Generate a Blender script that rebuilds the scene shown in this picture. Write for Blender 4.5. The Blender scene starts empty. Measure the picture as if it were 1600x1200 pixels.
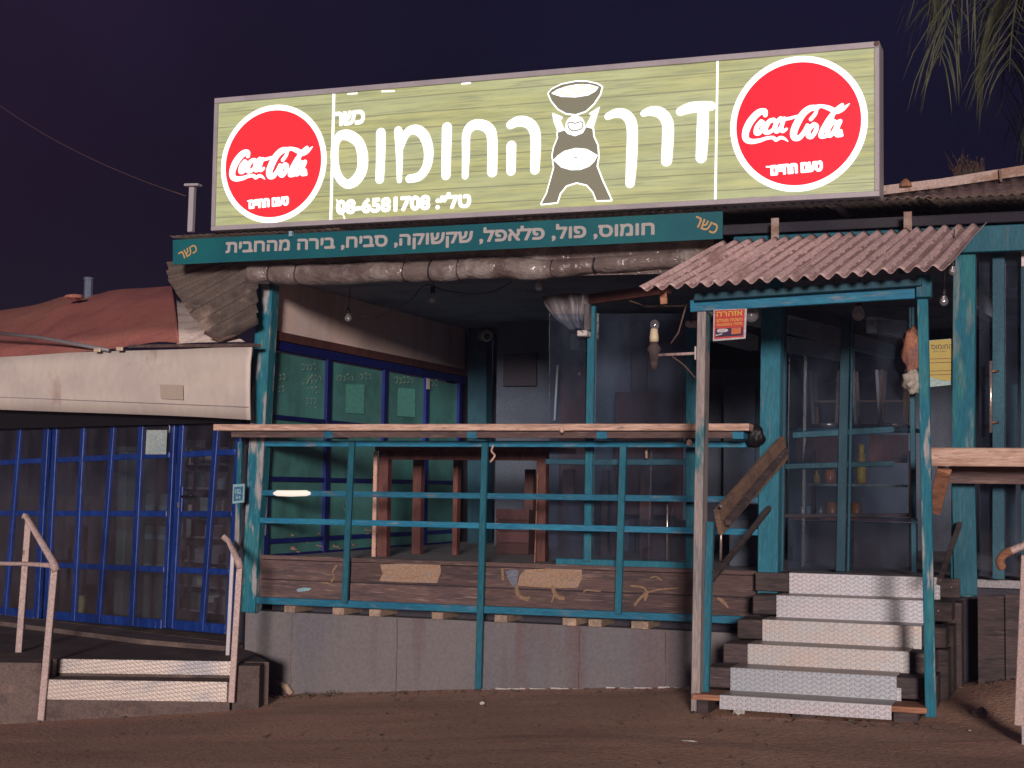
import bpy, bmesh, math, random
import numpy as np
from mathutils import Vector, Matrix, noise
random.seed(7)
GLOW_HAZE = 0.0017
S = bpy.context.scene
COL = S.collection
R = math.radians

# ------------------------------------------------------------------ camera, sky, light, exposure
F = 2400.0                                    # focal length in pixels of the 1600 px wide photograph
CAM = Vector((2.19, -12.2, 1.56))
YAW, PITCH, ROLL = R(20.4), math.atan(162/F), 0.014
D_ = Vector((-math.sin(YAW)*math.cos(PITCH), math.cos(YAW)*math.cos(PITCH), math.sin(PITCH)))
R0 = Vector((math.cos(YAW), math.sin(YAW), 0)); U0 = R0.cross(D_)
R_ = R0*math.cos(ROLL) + U0*math.sin(ROLL); U_ = R_.cross(D_)
cd = bpy.data.cameras.new('camera'); cam = bpy.data.objects.new('camera', cd); COL.objects.link(cam)
cam.matrix_world = Matrix(((R_.x, U_.x, -D_.x, CAM.x), (R_.y, U_.y, -D_.y, CAM.y), (R_.z, U_.z, -D_.z, CAM.z), (0, 0, 0, 1)))
cd.sensor_width = 36; cd.lens = 36*F/1600; cd.clip_end = 2000; S.camera = cam

W = bpy.data.worlds.new('World'); S.world = W; W.use_nodes = True
nt = W.node_tree; bg = nt.nodes['Background']
tc = nt.nodes.new('ShaderNodeTexCoord'); sp = nt.nodes.new('ShaderNodeSeparateXYZ'); nt.links.new(tc.outputs['Generated'], sp.inputs[0])
# a city-lit night sky: violet towards the town on the left, blue away from it
mr = nt.nodes.new('ShaderNodeMapRange'); mr.inputs[1].default_value = -0.85; mr.inputs[2].default_value = -0.35
mz = nt.nodes.new('ShaderNodeMapRange'); mz.inputs[1].default_value = 0.02; mz.inputs[2].default_value = 0.30; mz.inputs[3].default_value = 0.22; nt.links.new(sp.outputs[2], mz.inputs[0])
cn = nt.nodes.new('ShaderNodeTexNoise'); cn.inputs['Scale'].default_value = 5; cn.inputs['Detail'].default_value = 4; nt.links.new(tc.outputs['Generated'], cn.inputs[0])
cr = nt.nodes.new('ShaderNodeMapRange'); cr.inputs[1].default_value = .3; cr.inputs[2].default_value = .7; cr.inputs[3].default_value = .8; cr.inputs[4].default_value = 1.2; nt.links.new(cn.outputs[0], cr.inputs[0])
mm = nt.nodes.new('ShaderNodeMath'); mm.operation = 'MULTIPLY'; nt.links.new(mz.outputs[0], mm.inputs[0]); nt.links.new(cr.outputs[0], mm.inputs[1])
nt.links.new(sp.outputs[0], mr.inputs[0])
mx = nt.nodes.new('ShaderNodeMix'); mx.data_type = 'RGBA'
mx.inputs[6].default_value = (0.0235, 0.0105, 0.0285, 1); mx.inputs[7].default_value = (0.0075, 0.0065, 0.0225, 1)
nt.links.new(mr.outputs[0], mx.inputs[0]); nt.links.new(mx.outputs[2], bg.inputs[0]); nt.links.new(mm.outputs[0], bg.inputs[1])

SUN_EL, SUN_AZ = R(6.5), R(18)                  # street light from across the road, low and nearly head on
sd = bpy.data.lights.new('street_light', 'SUN'); sd.energy = 3.1; sd.angle = R(7); sd.color = (1.0, 0.85, 0.80)
so = bpy.data.objects.new('street_light', sd); COL.objects.link(so)
ldir = Vector((-math.sin(SUN_AZ)*math.cos(SUN_EL), math.cos(SUN_AZ)*math.cos(SUN_EL), -math.sin(SUN_EL)))
so.rotation_euler = ldir.to_track_quat('-Z', 'Y').to_euler(); so.location = (4, -20, 6)
S.view_settings.view_transform = 'Standard'; S.view_settings.look = 'None'
S.view_settings.exposure = 0; S.view_settings.gamma = 1; S.view_settings.use_curve_mapping = False
S.cycles.max_bounces = 6; S.cycles.transparent_max_bounces = 12; S.cycles.sample_clamp_indirect = 4

# ------------------------------------------------------------------ geometry helpers
def ray(px, py):
    return (D_ + R_*((px-800)/F) + U_*((600-py)/F))
class PL:                                     # a plane by point, normal, and in-plane axes
    def __init__(s, o, n, e1=None):
        s.o = Vector(o); s.n = Vector(n).normalized(); s.e1 = Vector(e1).normalized() if e1 else None
        if s.e1: s.e2 = s.n.cross(s.e1) if abs(s.n.z) < .9 else s.n.cross(s.e1)
def YP(y): return PL((0, y, 0), (0, -1, 0), (1, 0, 0))
def XP(x): return PL((x, 0, 0), (1, 0, 0), (0, 1, 0))
def VPL(x0, y0, ang):                         # vertical plane through x0,y0 running at angle ang (from +X); faces the road
    return PL((x0, y0, 0), (math.sin(ang), -math.cos(ang), 0), (math.cos(ang), math.sin(ang), 0))
def P(px, py, pl):
    if not isinstance(pl, PL): pl = YP(pl)
    d = ray(px, py); t = (pl.o-CAM).dot(pl.n)/d.dot(pl.n)
    return CAM + d*t
def PZ(px, py, z): return P(px, py, PL((0, 0, z), (0, 0, 1)))
def px_scale(p): return F/(p-CAM).dot(D_)     # pixels per metre at a point

class MB:
    def __init__(s): s.v = []; s.f = []
    def add(s, vs, fs):
        k = len(s.v); s.v += [Vector(a) for a in vs]; s.f += [tuple(i+k for i in f) for f in fs]
    def hexa(s, c):                           # eight corners: bottom loop 0-3, top loop 4-7
        s.add(c, [(0,3,2,1), (4,5,6,7), (0,1,5,4), (1,2,6,5), (2,3,7,6), (3,0,4,7)])
    def box(s, x0, x1, y0, y1, z0, z1):
        s.hexa([(x0,y0,z0),(x1,y0,z0),(x1,y1,z0),(x0,y1,z0),(x0,y0,z1),(x1,y0,z1),(x1,y1,z1),(x0,y1,z1)])
    def beam(s, p1, p2, w, d, n=(0, -1, 0), front=True):   # points run along the middle of the front face
        p1 = Vector(p1); p2 = Vector(p2); a = (p2-p1).normalized(); n = Vector(n); n = (n - a*n.dot(a)).normalized()
        t = a.cross(n)*(w/2); b = -n*d if front else -n*(d/2); c = Vector((0,0,0)) if front else n*(d/2)
        s.hexa([p1-t+c, p1+t+c, p1+t+b, p1-t+b, p2-t+c, p2+t+c, p2+t+b, p2-t+b])
    def tube(s, pts, r, seg=8, cap=True):
        pts = [Vector(p) for p in pts]; rs = r if isinstance(r, (list, tuple)) else [r]*len(pts); k = len(s.v)
        u = None
        for i, p in enumerate(pts):
            a = (pts[min(i+1, len(pts)-1)]-pts[max(i-1, 0)]).normalized()
            if u is None: u = a.orthogonal().normalized()
            u = (u-a*u.dot(a)).normalized(); w = a.cross(u)
            for j in range(seg):
                q = 2*math.pi*j/seg; s.v.append(p+(u*math.cos(q)+w*math.sin(q))*rs[i])
        for i in range(len(pts)-1):
            for j in range(seg):
                a0 = k+i*seg+j; a1 = k+i*seg+(j+1) % seg; s.f.append((a0, a1, a1+seg, a0+seg))
        if cap:
            s.f.append(tuple(k+j for j in range(seg))[::-1]); s.f.append(tuple(k+(len(pts)-1)*seg+j for j in range(seg)))
    def lathe(s, c, prof, seg=12, up=(0, 0, 1)):
        up = Vector(up).normalized(); u = up.orthogonal().normalized(); w = up.cross(u); k = len(s.v); c = Vector(c)
        for (r, h) in prof:
            for j in range(seg):
                q = 2*math.pi*j/seg; s.v.append(c+up*h+(u*math.cos(q)+w*math.sin(q))*max(r, .0002))
        for i in range(len(prof)-1):
            for j in range(seg):
                a0 = k+i*seg+j; a1 = k+i*seg+(j+1) % seg; s.f.append((a0, a1, a1+seg, a0+seg))
        s.f.append(tuple(k+j for j in range(seg))[::-1]); s.f.append(tuple(k+(len(prof)-1)*seg+j for j in range(seg)))
    def build(s, name, m, parent=None, bev=0, smooth=False, loc=None):
        root = Vector((0, 0, 0)); q = parent
        while q is not None: root = root+q.location; q = q.parent
        if parent is None:
            if loc is None:
                xs = [v.x for v in s.v]; ys = [v.y for v in s.v]; zs = [v.z for v in s.v]
                loc = Vector(((min(xs)+max(xs))/2, (min(ys)+max(ys))/2, min(zs)))
            root = Vector(loc)
        me = bpy.data.meshes.new(name); me.from_pydata([tuple(v-root) for v in s.v], [], s.f)
        if bev:
            bm = bmesh.new(); bm.from_mesh(me)
            bmesh.ops.bevel(bm, geom=bm.edges[:], offset=bev, segments=1, affect='EDGES', clamp_overlap=True)
            bm.to_mesh(me); bm.free()
        me.validate(); me.materials.append(m)
        if smooth:
            for p in me.polygons: p.use_smooth = True
        o = bpy.data.objects.new(name, me); COL.objects.link(o)
        if parent is None: o.location = root
        else: o.parent = parent
        return o
def tag(o, label=None, cat=None, group=None, kind=None):
    if label: o['label'] = label
    if cat: o['category'] = cat
    if group: o['group'] = group
    if kind: o['kind'] = kind
    return o
def thing(name, label, cat, loc, group=None):
    o = bpy.data.objects.new(name, None); COL.objects.link(o); o.location = loc; o.empty_display_size = .2
    return tag(o, label, cat, group)
def beam(name, p1, p2, w, d, m, parent=None, n=(0, -1, 0), bev=.004, front=True):
    b = MB(); b.beam(p1, p2, w, d, n, front); return b.build(name, m, parent, bev)
def boxo(name, x0, x1, y0, y1, z0, z1, m, parent=None, bev=0):
    b = MB(); b.box(x0, x1, y0, y1, z0, z1); return b.build(name, m, parent, bev)
def post(name, a, b, pl, w, d, m, parent=None, bev=.004):
    n = pl.n if isinstance(pl, PL) else (0, -1, 0)
    return beam(name, P(a[0], a[1], pl), P(b[0], b[1], pl), w, d, m, parent, n, bev)
def tubeo(name, pts, r, m, parent=None, seg=8, smooth=True):
    b = MB(); b.tube(pts, r, seg); return b.build(name, m, parent, 0, smooth)
def catenary(a, b, sag, n=10):
    a = Vector(a); b = Vector(b)
    return [a.lerp(b, i/n)-Vector((0, 0, sag*4*(i/n)*(1-i/n))) for i in range(n+1)]
def catmull(pts, n=6):
    out = []; m = len(pts)
    for i in range(m-1):
        p = [np.array(pts[max(i-1, 0)], float), np.array(pts[i], float), np.array(pts[i+1], float), np.array(pts[min(i+2, m-1)], float)]
        for k in range(n):
            t = k/n; out.append(.5*((2*p[1])+(-p[0]+p[2])*t+(2*p[0]-5*p[1]+4*p[2]-p[3])*t*t+(-p[0]+3*p[1]-3*p[2]+p[3])*t**3))
    out.append(np.array(pts[-1], float)); return out

# ------------------------------------------------------------------ materials
def nodes(name):
    m = bpy.data.materials.new(name); m.use_nodes = True; return m, m.node_tree, m.node_tree.nodes['Principled BSDF']
def L(t, a, b): t.links.new(a, b)
def mapped(t, sc, kind='ShaderNodeTexNoise', detail=6, rough=.6):
    c = t.nodes.new('ShaderNodeTexCoord'); mp = t.nodes.new('ShaderNodeMapping'); mp.inputs['Scale'].default_value = sc
    L(t, c.outputs['Object'], mp.inputs[0]); n = t.nodes.new(kind); L(t, mp.outputs[0], n.inputs['Vector'])
    if kind == 'ShaderNodeTexNoise': n.inputs['Scale'].default_value = 1; n.inputs['Detail'].default_value = detail; n.inputs['Roughness'].default_value = rough
    return n
def rng(t, src, lo, hi, a=0, b=1):
    r = t.nodes.new('ShaderNodeMapRange'); r.inputs[1].default_value = lo; r.inputs[2].default_value = hi
    r.inputs[3].default_value = a; r.inputs[4].default_value = b; L(t, src, r.inputs[0]); return r.outputs[0]
def mixc(t, fac, a, b, mode='MIX'):
    x = t.nodes.new('ShaderNodeMix'); x.data_type = 'RGBA'; x.blend_type = mode
    for i, q in ((6, a), (7, b)):
        if isinstance(q, tuple): x.inputs[i].default_value = (*q, 1)
        else: L(t, q, x.inputs[i])
    if isinstance(fac, float): x.inputs[0].default_value = fac
    else: L(t, fac, x.inputs[0])
    return x.outputs[2]
def mat(name, c, r=.8, me=0, c2=None, sc=(3, 3, 3), lo=.48, hi=.6, bump=.25, bsc=(60, 60, 60), c3=None, sc3=(1.2, 1.2, 1.2), lo3=.5, hi3=.7, fine=.3, vary=.25, spec=.35):
    m, t, b = nodes(name); b.inputs['Roughness'].default_value = r; b.inputs['Metallic'].default_value = me
    b.inputs['Specular IOR Level'].default_value = spec
    col = c
    if c2: col = mixc(t, rng(t, mapped(t, sc).outputs[0], lo, hi), c, c2)
    if c3: col = mixc(t, rng(t, mapped(t, sc3, detail=4).outputs[0], lo3, hi3), col, c3)
    fn = mapped(t, bsc, detail=4)
    g = t.nodes.new('ShaderNodeCombineColor'); f = rng(t, fn.outputs[0], .3, .7, 1-fine, 1+fine)
    oi = t.nodes.new('ShaderNodeObjectInfo'); f2 = rng(t, oi.outputs['Random'], 0, 1, 1-vary, 1+vary)
    mu = t.nodes.new('ShaderNodeMath'); mu.operation = 'MULTIPLY'; L(t, f, mu.inputs[0]); L(t, f2, mu.inputs[1])
    for i in range(3): L(t, mu.outputs[0], g.inputs[i])
    col = mixc(t, 1.0, col, g.outputs[0], 'MULTIPLY'); L(t, col, b.inputs['Base Color'])
    bp = t.nodes.new('ShaderNodeBump'); bp.inputs['Strength'].default_value = bump; bp.inputs['Distance'].default_value = .006
    L(t, fn.outputs[0], bp.inputs['Height']); L(t, bp.outputs[0], b.inputs['Normal'])
    return m
def emit(name, c, s=1.0):
    m, t, b = nodes(name); b.inputs['Base Color'].default_value = (*[x*.4 for x in c], 1); b.inputs['Roughness'].default_value = .4
    b.inputs['Emission Color'].default_value = (*c, 1); b.inputs['Emission Strength'].default_value = s; return m
def glassy(name, tint, refl=.10, rough=.03, dirt_haze=.12, dc=(.25, .25, .27)):
    m, t, b = nodes(name); t.nodes.remove(b); out = t.nodes['Material Output']
    tr = t.nodes.new('ShaderNodeBsdfTransparent'); tr.inputs[0].default_value = (*tint, 1)
    gl = t.nodes.new('ShaderNodeBsdfGlossy'); gl.inputs['Roughness'].default_value = rough
    df = t.nodes.new('ShaderNodeBsdfDiffuse'); df.inputs[0].default_value = (*dc, 1)
    lw = t.nodes.new('ShaderNodeLayerWeight'); lw.inputs[0].default_value = .5
    pw = t.nodes.new('ShaderNodeMath'); pw.operation = 'POWER'; pw.inputs[1].default_value = 5; L(t, lw.outputs['Facing'], pw.inputs[0])
    ad = t.nodes.new('ShaderNodeMath'); ad.operation = 'MULTIPLY_ADD'; ad.inputs[1].default_value = .9; ad.inputs[2].default_value = refl+.04; L(t, pw.outputs[0], ad.inputs[0])
    m1 = t.nodes.new('ShaderNodeMixShader'); L(t, ad.outputs[0], m1.inputs[0]); L(t, tr.outputs[0], m1.inputs[1]); L(t, gl.outputs[0], m1.inputs[2])
    m2 = t.nodes.new('ShaderNodeMixShader'); L(t, rng(t, mapped(t, (5, 5, 2.5)).outputs[0], .4, .75, dirt_haze*.3, dirt_haze), m2.inputs[0])
    L(t, m1.outputs[0], m2.inputs[1]); L(t, df.outputs[0], m2.inputs[2]); L(t, m2.outputs[0], out.inputs[0]); return m

TEAL = (.008, .125, .185); PALE = (.46, .36, .31)
M = {}
M['teal'] = mat('teal_paint', TEAL, .6, c2=(.018, .145, .20), sc=(9, 9, 2.2), lo=.45, hi=.65, c3=(.08, .15, .17), sc3=(25, 25, 3), lo3=.58, hi3=.72, bsc=(90, 90, 12))
M['teal_h'] = mat('teal_paint_rail', (.010, .14, .245), .6, c2=(.02, .18, .28), sc=(2.2, 9, 9), lo=.45, hi=.65, c3=(.16, .19, .22), sc3=(5, 30, 30), lo3=.56, hi3=.72, bsc=(12, 90, 90))
M['worn3'] = mat('slightly_worn_teal', TEAL, .7, c2=(.02, .16, .18), sc=(8, 8, 1.5), c3=(.14, .20, .20), sc3=(14, 14, 2.5), lo3=.52, hi3=.66, bsc=(70, 70, 9))
M['worn'] = mat('worn_teal_paint', TEAL, .7, c2=(.025, .16, .19), sc=(8, 8, 1.5), c3=(.30, .29, .29), sc3=(10, 10, 1.8), lo3=.515, hi3=.59, bsc=(70, 70, 9))
M['worn2'] = mat('mostly_bare_post_wood', (.33, .28, .265), .8, c2=(.22, .21, .215), sc=(20, 20, 1.8), c3=(.04, .17, .21), sc3=(4, 4, 1.4), lo3=.55, hi3=.62, bsc=(90, 90, 9))
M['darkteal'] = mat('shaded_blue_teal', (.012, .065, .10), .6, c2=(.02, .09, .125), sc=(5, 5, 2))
M['blue'] = mat('blue_gloss_paint', (.008, .033, .185), .35, c2=(.012, .045, .24), sc=(10, 10, 2), c3=(.05, .08, .24), sc3=(30, 30, 4), lo3=.6, hi3=.72, bsc=(60, 60, 15), vary=.12)
M['blue2'] = mat('navy_paint', (.006, .012, .13), .5, c2=(.008, .02, .18), sc=(6, 6, 2))
M['shelf'] = mat('bare_pine_edge', (.62, .42, .33), .8, c2=(.46, .29, .22), sc=(2.5, 20, 30), c3=(.30, .2, .16), sc3=(9, 40, 60), lo3=.58, hi3=.7, bsc=(8, 90, 90), vary=.08)
M['bark'] = mat('dark_weathered_planks', (.125, .080, .075), .85, c2=(.085, .060, .062), sc=(2, 10, 14), c3=(.21, .145, .125), sc3=(4, 30, 45), lo3=.56, hi3=.68, bsc=(10, 90, 110), bump=.4)
M['sleeper'] = mat('dark_sleeper_wood', (.075, .055, .055), .85, c2=(.045, .036, .038), sc=(3, 10, 14), c3=(.14, .10, .09), sc3=(5, 25, 40), lo3=.58, hi3=.7, bsc=(10, 80, 100), bump=.5)
M['rawwood'] = mat('orange_raw_wood', (.36, .17, .10), .8, c2=(.24, .11, .07), sc=(3, 14, 20), bsc=(10, 80, 100))
M['plankbrown'] = mat('brown_handrail_plank', (.22, .14, .10), .8, c2=(.15, .10, .085), sc=(6, 6, 6), bsc=(60, 60, 60))
M['deck'] = mat('pale_grey_deck', (.42, .40, .42), .8, c2=(.3, .28, .3), sc=(2, 8, 2))
M['ceil'] = mat('grey_blue_ceiling', (.26, .28, .34), .9, c2=(.18, .2, .26), sc=(2, 2, 2))
M['corr_groove_shade'] = mat('shade_in_grooves', (.25, .165, .155), .9, c2=(.36, .25, .24), sc=(3, 2, 2), vary=.05)  # darker tone paints shade into the porch roof valleys
M['block'] = mat('pale_joist_ends', (.40, .29, .21), .85, c2=(.26, .2, .16), sc=(14, 14, 14), bsc=(60, 60, 60))
M['patch'] = mat('bare_paint_patch', (.34, .235, .17), .85, c2=(.33, .21, .14), sc=(4, 10, 30), c3=(.24, .22, .24), sc3=(9, 9, 12), lo3=.58, hi3=.68, vary=0)
M['orange_line'] = mat('ochre_scrawl', (.25, .16, .10), .85, vary=0)
M['redwood'] = mat('red_stained_wood', (.135, .052, .042), .6, c2=(.09, .034, .032), sc=(10, 10, 2), bsc=(60, 60, 10))
M['redwood_edge'] = mat('pale_worn_wood_edge', (.62, .38, .29), .8, vary=0)
M['wall'] = mat('grey_render', (.185, .17, .175), .9, c2=(.16, .152, .17), sc=(1.2, 1, .35), c3=(.155, .115, .12), sc3=(2.6, 1, .22), lo3=.55, hi3=.68, bsc=(45, 45, 45), vary=.06, fine=.14)
M['plaster'] = mat('beige_plaster', (.88, .68, .60), .9, c2=(.80, .66, .62), sc=(1, .8, .35), c3=(.62, .42, .36), sc3=(1, 1.6, .6), lo3=.52, hi3=.72, bsc=(40, 40, 40), fine=.1, vary=0)
M['fascia'] = mat('white_sheet_fascia', (.68, .60, .54), .65, c2=(.60, .53, .49), sc=(.9, .9, 1.4), c3=(.42, .30, .25), sc3=(2.4, 2.4, 1.6), lo3=.60, hi3=.74, bsc=(14, 14, 9), fine=.05, vary=0)
M['redroof'] = mat('brick_red_roof_sheet', (.36, .13, .11), .8, c2=(.29, .10, .095), sc=(1.5, 1.5, 1.5), c3=(.37, .16, .115), sc3=(.8, .8, .8), bsc=(50, 50, 50), vary=0)
M['whiteroof'] = mat('cream_roof_sheet', (.66, .56, .50), .7, c2=(.5, .4, .36), sc=(4, 4, 4), vary=0)
M['corr'] = mat('rusty_corrugated_iron', (.60, .43, .42), .6, me=.1, c2=(.54, .385, .38), sc=(2, 1.5, 1.5), c3=(.21, .115, .09), sc3=(3.5, 1.2, 1.2), lo3=.56, hi3=.75, bsc=(40, 40, 40), vary=.1)
M['corr2'] = mat('brown_corrugated_iron', (.145, .115, .10), .6, me=.2, c2=(.095, .078, .07), sc=(3, 3, 3), c3=(.34, .26, .22), sc3=(2, 2, 2), lo3=.55, hi3=.7, vary=.1)
M['tin'] = mat('pale_roof_edge', (.40, .30, .27), .6, c2=(.25, .15, .11), sc=(4, 6, 6), vary=.1)
M['ground'] = mat('dusty_asphalt', (.74, .46, .33), .95, c2=(.62, .38, .27), sc=(.6, 1.5, 1), lo=.4, hi=.62, c3=(.55, .33, .25), sc3=(.22, 1.2, 1), lo3=.5, hi3=.62, bsc=(30, 30, 30), fine=.22, bump=1.0, vary=0)
for n_ in M['ground'].node_tree.nodes:
    if n_.type == 'BUMP': n_.inputs['Distance'].default_value = .022
M['concrete'] = mat('dirty_concrete', (.13, .095, .085), .9, c2=(.085, .062, .06), sc=(3, 3, 5), c3=(.20, .14, .11), sc3=(2, 2, 3), lo3=.56, hi3=.7)
M['frame'] = mat('sign_frame_metal', (.42, .39, .42), .45, me=.1, c2=(.37, .34, .37), sc=(2, 2, 2), vary=.05, fine=.05)
M['banner'] = mat('banner_green_blue', (.006, .105, .135), .45, c2=(.008, .13, .15), sc=(1, 1, 1), vary=0, fine=.08)
M['print_grey'] = mat('banner_print', (.43, .40, .39), .6, vary=0, fine=.06)
M['print_gold'] = mat('gold_print', (.55, .33, .13), .6, vary=0, fine=.06)
M['white'] = mat('white_plastic', (.6, .55, .54), .5, vary=.05, fine=.05)
M['cream'] = mat('cream_plastic', (.66, .55, .38), .45, vary=0, fine=.04)
M['grey'] = mat('grey_metal', (.3, .28, .3), .4, me=.4, vary=.1)
M['steel'] = mat('brushed_steel', (.6, .5, .46), .3, me=.8, vary=.05)
M['rail'] = mat('painted_handrail', (.48, .36, .33), .5, c2=(.40, .30, .29), sc=(9, 9, 6), c3=(.2, .14, .12), sc3=(20, 20, 8), lo3=.6, hi3=.7, vary=.05)
M['rust'] = mat('rusty_bracket', (.16, .10, .08), .7, me=.2)
M['black'] = mat('black_rubber', (.012, .011, .014), .5, vary=.1)
M['dark'] = mat('dark_interior', (.045, .042, .055), .9, c2=(.03, .028, .04), sc=(1, 1, 1), vary=.2)
M['slate'] = mat('slate_interior_wall', (.085, .105, .14), .9, c2=(.06, .078, .11), sc=(.9, .9, .9), c3=(.05, .05, .07), sc3=(1.5, 1.5, .8), vary=.1)
M['brownwall'] = mat('red_brown_panel', (.095, .045, .045), .8, c2=(.065, .032, .034), sc=(2, 2, 2))
M['rafter'] = mat('pale_blue_rafters', (.78, .88, .92), .8, c2=(.62, .72, .78), sc=(4, 1, 4))
M['green'] = mat('green_painted_pane', (.09, .27, .25), .35, c2=(.07, .21, .19), sc=(2, 2, 2), c3=(.10, .34, .31), sc3=(1.4, 1.4, 1.1), lo3=.5, hi3=.62, vary=.18, fine=.15)
M['chalk'] = mat('chalk', (.45, .6, .5), .9, vary=0)
M['lightgreen'] = mat('mint_sheet', (.13, .45, .37), .6, vary=.1)
M['tarp'] = mat('rolled_plastic_curtain', (.185, .145, .135), .16, c2=(.13, .095, .09), sc=(3, 3, 3), c3=(.30, .26, .245), sc3=(4, 4, 4), lo3=.5, hi3=.66, bsc=(9, 14, 14), bump=1.0, vary=0, spec=.9, fine=.08)
for n_ in M['tarp'].node_tree.nodes:
    if n_.type == 'BUMP': n_.inputs['Distance'].default_value = .03
M['greytarp'] = mat('grey_folded_tarp', (.13, .115, .125), .5, c2=(.22, .2, .21), sc=(6, 6, 3), lo=.5, hi=.7, bsc=(9, 9, 9), bump=.8)
M['bag'] = mat('orange_cloth', (.30, .13, .08), .8, c2=(.18, .09, .08), sc=(9, 9, 5))
M['bagw'] = mat('pale_cloth', (.33, .30, .26), .8, c2=(.2, .17, .15), sc=(12, 12, 9))
M['yellow'] = mat('yellow_plastic', (.50, .33, .04), .5, c2=(.4, .24, .05), sc=(9, 9, 9))
M['jar'] = mat('orange_jar', (.30, .10, .03), .3, c2=(.2, .06, .03), sc=(9, 9, 9))
M['palegreen'] = mat('dull_grey_green', (.16, .22, .20), .7, c2=(.11, .15, .15), sc=(2, 2, 2))
M['bulb'] = glassy('clear_bulb_glass', (.9, .9, .95), .18, .05, .25, (.6, .6, .62))
M['glass'] = glassy('dusty_door_glass', (.70, .74, .78), .06, .04, .15, (.20, .17, .21))
M['glass2'] = glassy('window_glass', (.85, .9, .95), .03, .05, .16, (.11, .14, .20))  # bluish diffuse film paints a veil of reflection into the pane
M['palm'] = mat('palm_leaf', (.080, .086, .050), .7, c2=(.055, .06, .036), sc=(3, 3, 3), vary=.3)
M['trunk'] = mat('palm_trunk', (.10, .07, .05), .95, c2=(.06, .045, .035), sc=(4, 4, 18))
M['weed'] = mat('dry_weed', (.13, .075, .06), .9, c2=(.10, .10, .06), sc=(4, 4, 4))
M['litter'] = mat('litter_white', (.45, .43, .42), .6)
M['notice'] = mat('notice_paper', (.40, .47, .47), .8, c2=(.33, .41, .42), sc=(6, 6, 6), vary=0)

def diamond_plate(name, base, tint, u0=30.0, con=.16):
    m, t, b = nodes(name); b.inputs['Metallic'].default_value = .45; b.inputs['Roughness'].default_value = .42
    c = t.nodes.new('ShaderNodeTexCoord'); s = t.nodes.new('ShaderNodeSeparateXYZ'); L(t, c.outputs['Object'], s.inputs[0])
    def ma(op, a, b_=None, c_=None):
        n = t.nodes.new('ShaderNodeMath'); n.operation = op
        for i, q in enumerate((a, b_, c_)):
            if q is None: continue
            if isinstance(q, (int, float)): n.inputs[i].default_value = q
            else: L(t, q, n.inputs[i])
        return n.outputs[0]
    yz = ma('ADD', s.outputs[1], s.outputs[2])
    u = ma('MULTIPLY', s.outputs[0], u0); v = ma('MULTIPLY', yz, u0)
    par = ma('ABSOLUTE', ma('SUBTRACT', ma('MULTIPLY', ma('FRACT', ma('MULTIPLY', ma('FLOOR', u), .5)), 4.0), 1.0))  # 1 or 1
    sgn = ma('SUBTRACT', ma('MULTIPLY', ma('FRACT', ma('MULTIPLY', ma('FLOOR', u), .5)), 4.0), 1.0)   # -1 or 1
    fu = ma('SUBTRACT', ma('FRACT', u), .5); fv = ma('SUBTRACT', ma('FRACT', v), .5)
    d1 = ma('ABSOLUTE', ma('SUBTRACT', fu, ma('MULTIPLY', fv, sgn))); d2 = ma('ABSOLUTE', ma('ADD', fu, ma('MULTIPLY', fv, sgn)))
    lug = ma('MULTIPLY', rng(t, d1, .26, .12), rng(t, d2, .74, .56))
    base_c = mixc(t, rng(t, mapped(t, (2.2, 3, 5)).outputs[0], .45, .62), base, tint)
    col = mixc(t, rng(t, lug, 0, 1, .0, con), base_c, (.95, .93, .93)); 
    col = mixc(t, rng(t, mapped(t, (9, 9, 22)).outputs[0], .56, .75, 0, .35), col, (.30, .24, .23))
    L(t, col, b.inputs['Base Color'])
    bp = t.nodes.new('ShaderNodeBump'); bp.inputs['Strength'].default_value = .9; bp.inputs['Distance'].default_value = .004
    L(t, lug, bp.inputs['Height']); L(t, bp.outputs[0], b.inputs['Normal']); return m
M['plate'] = diamond_plate('diamond_plate_aluminium', (.56, .57, .62), (.63, .59, .62), con=.10)
M['plate_warm'] = diamond_plate('diamond_plate_warm', (.56, .55, .55), (.62, .53, .48), con=.26)
M['plate_dull'] = diamond_plate('diamond_plate_dull', (.46, .50, .55), (.50, .52, .56), con=.05)
M['plate_dirty'] = diamond_plate('dirty_diamond_plate', (.40, .34, .30), (.24, .23, .25), con=.1)

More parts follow.
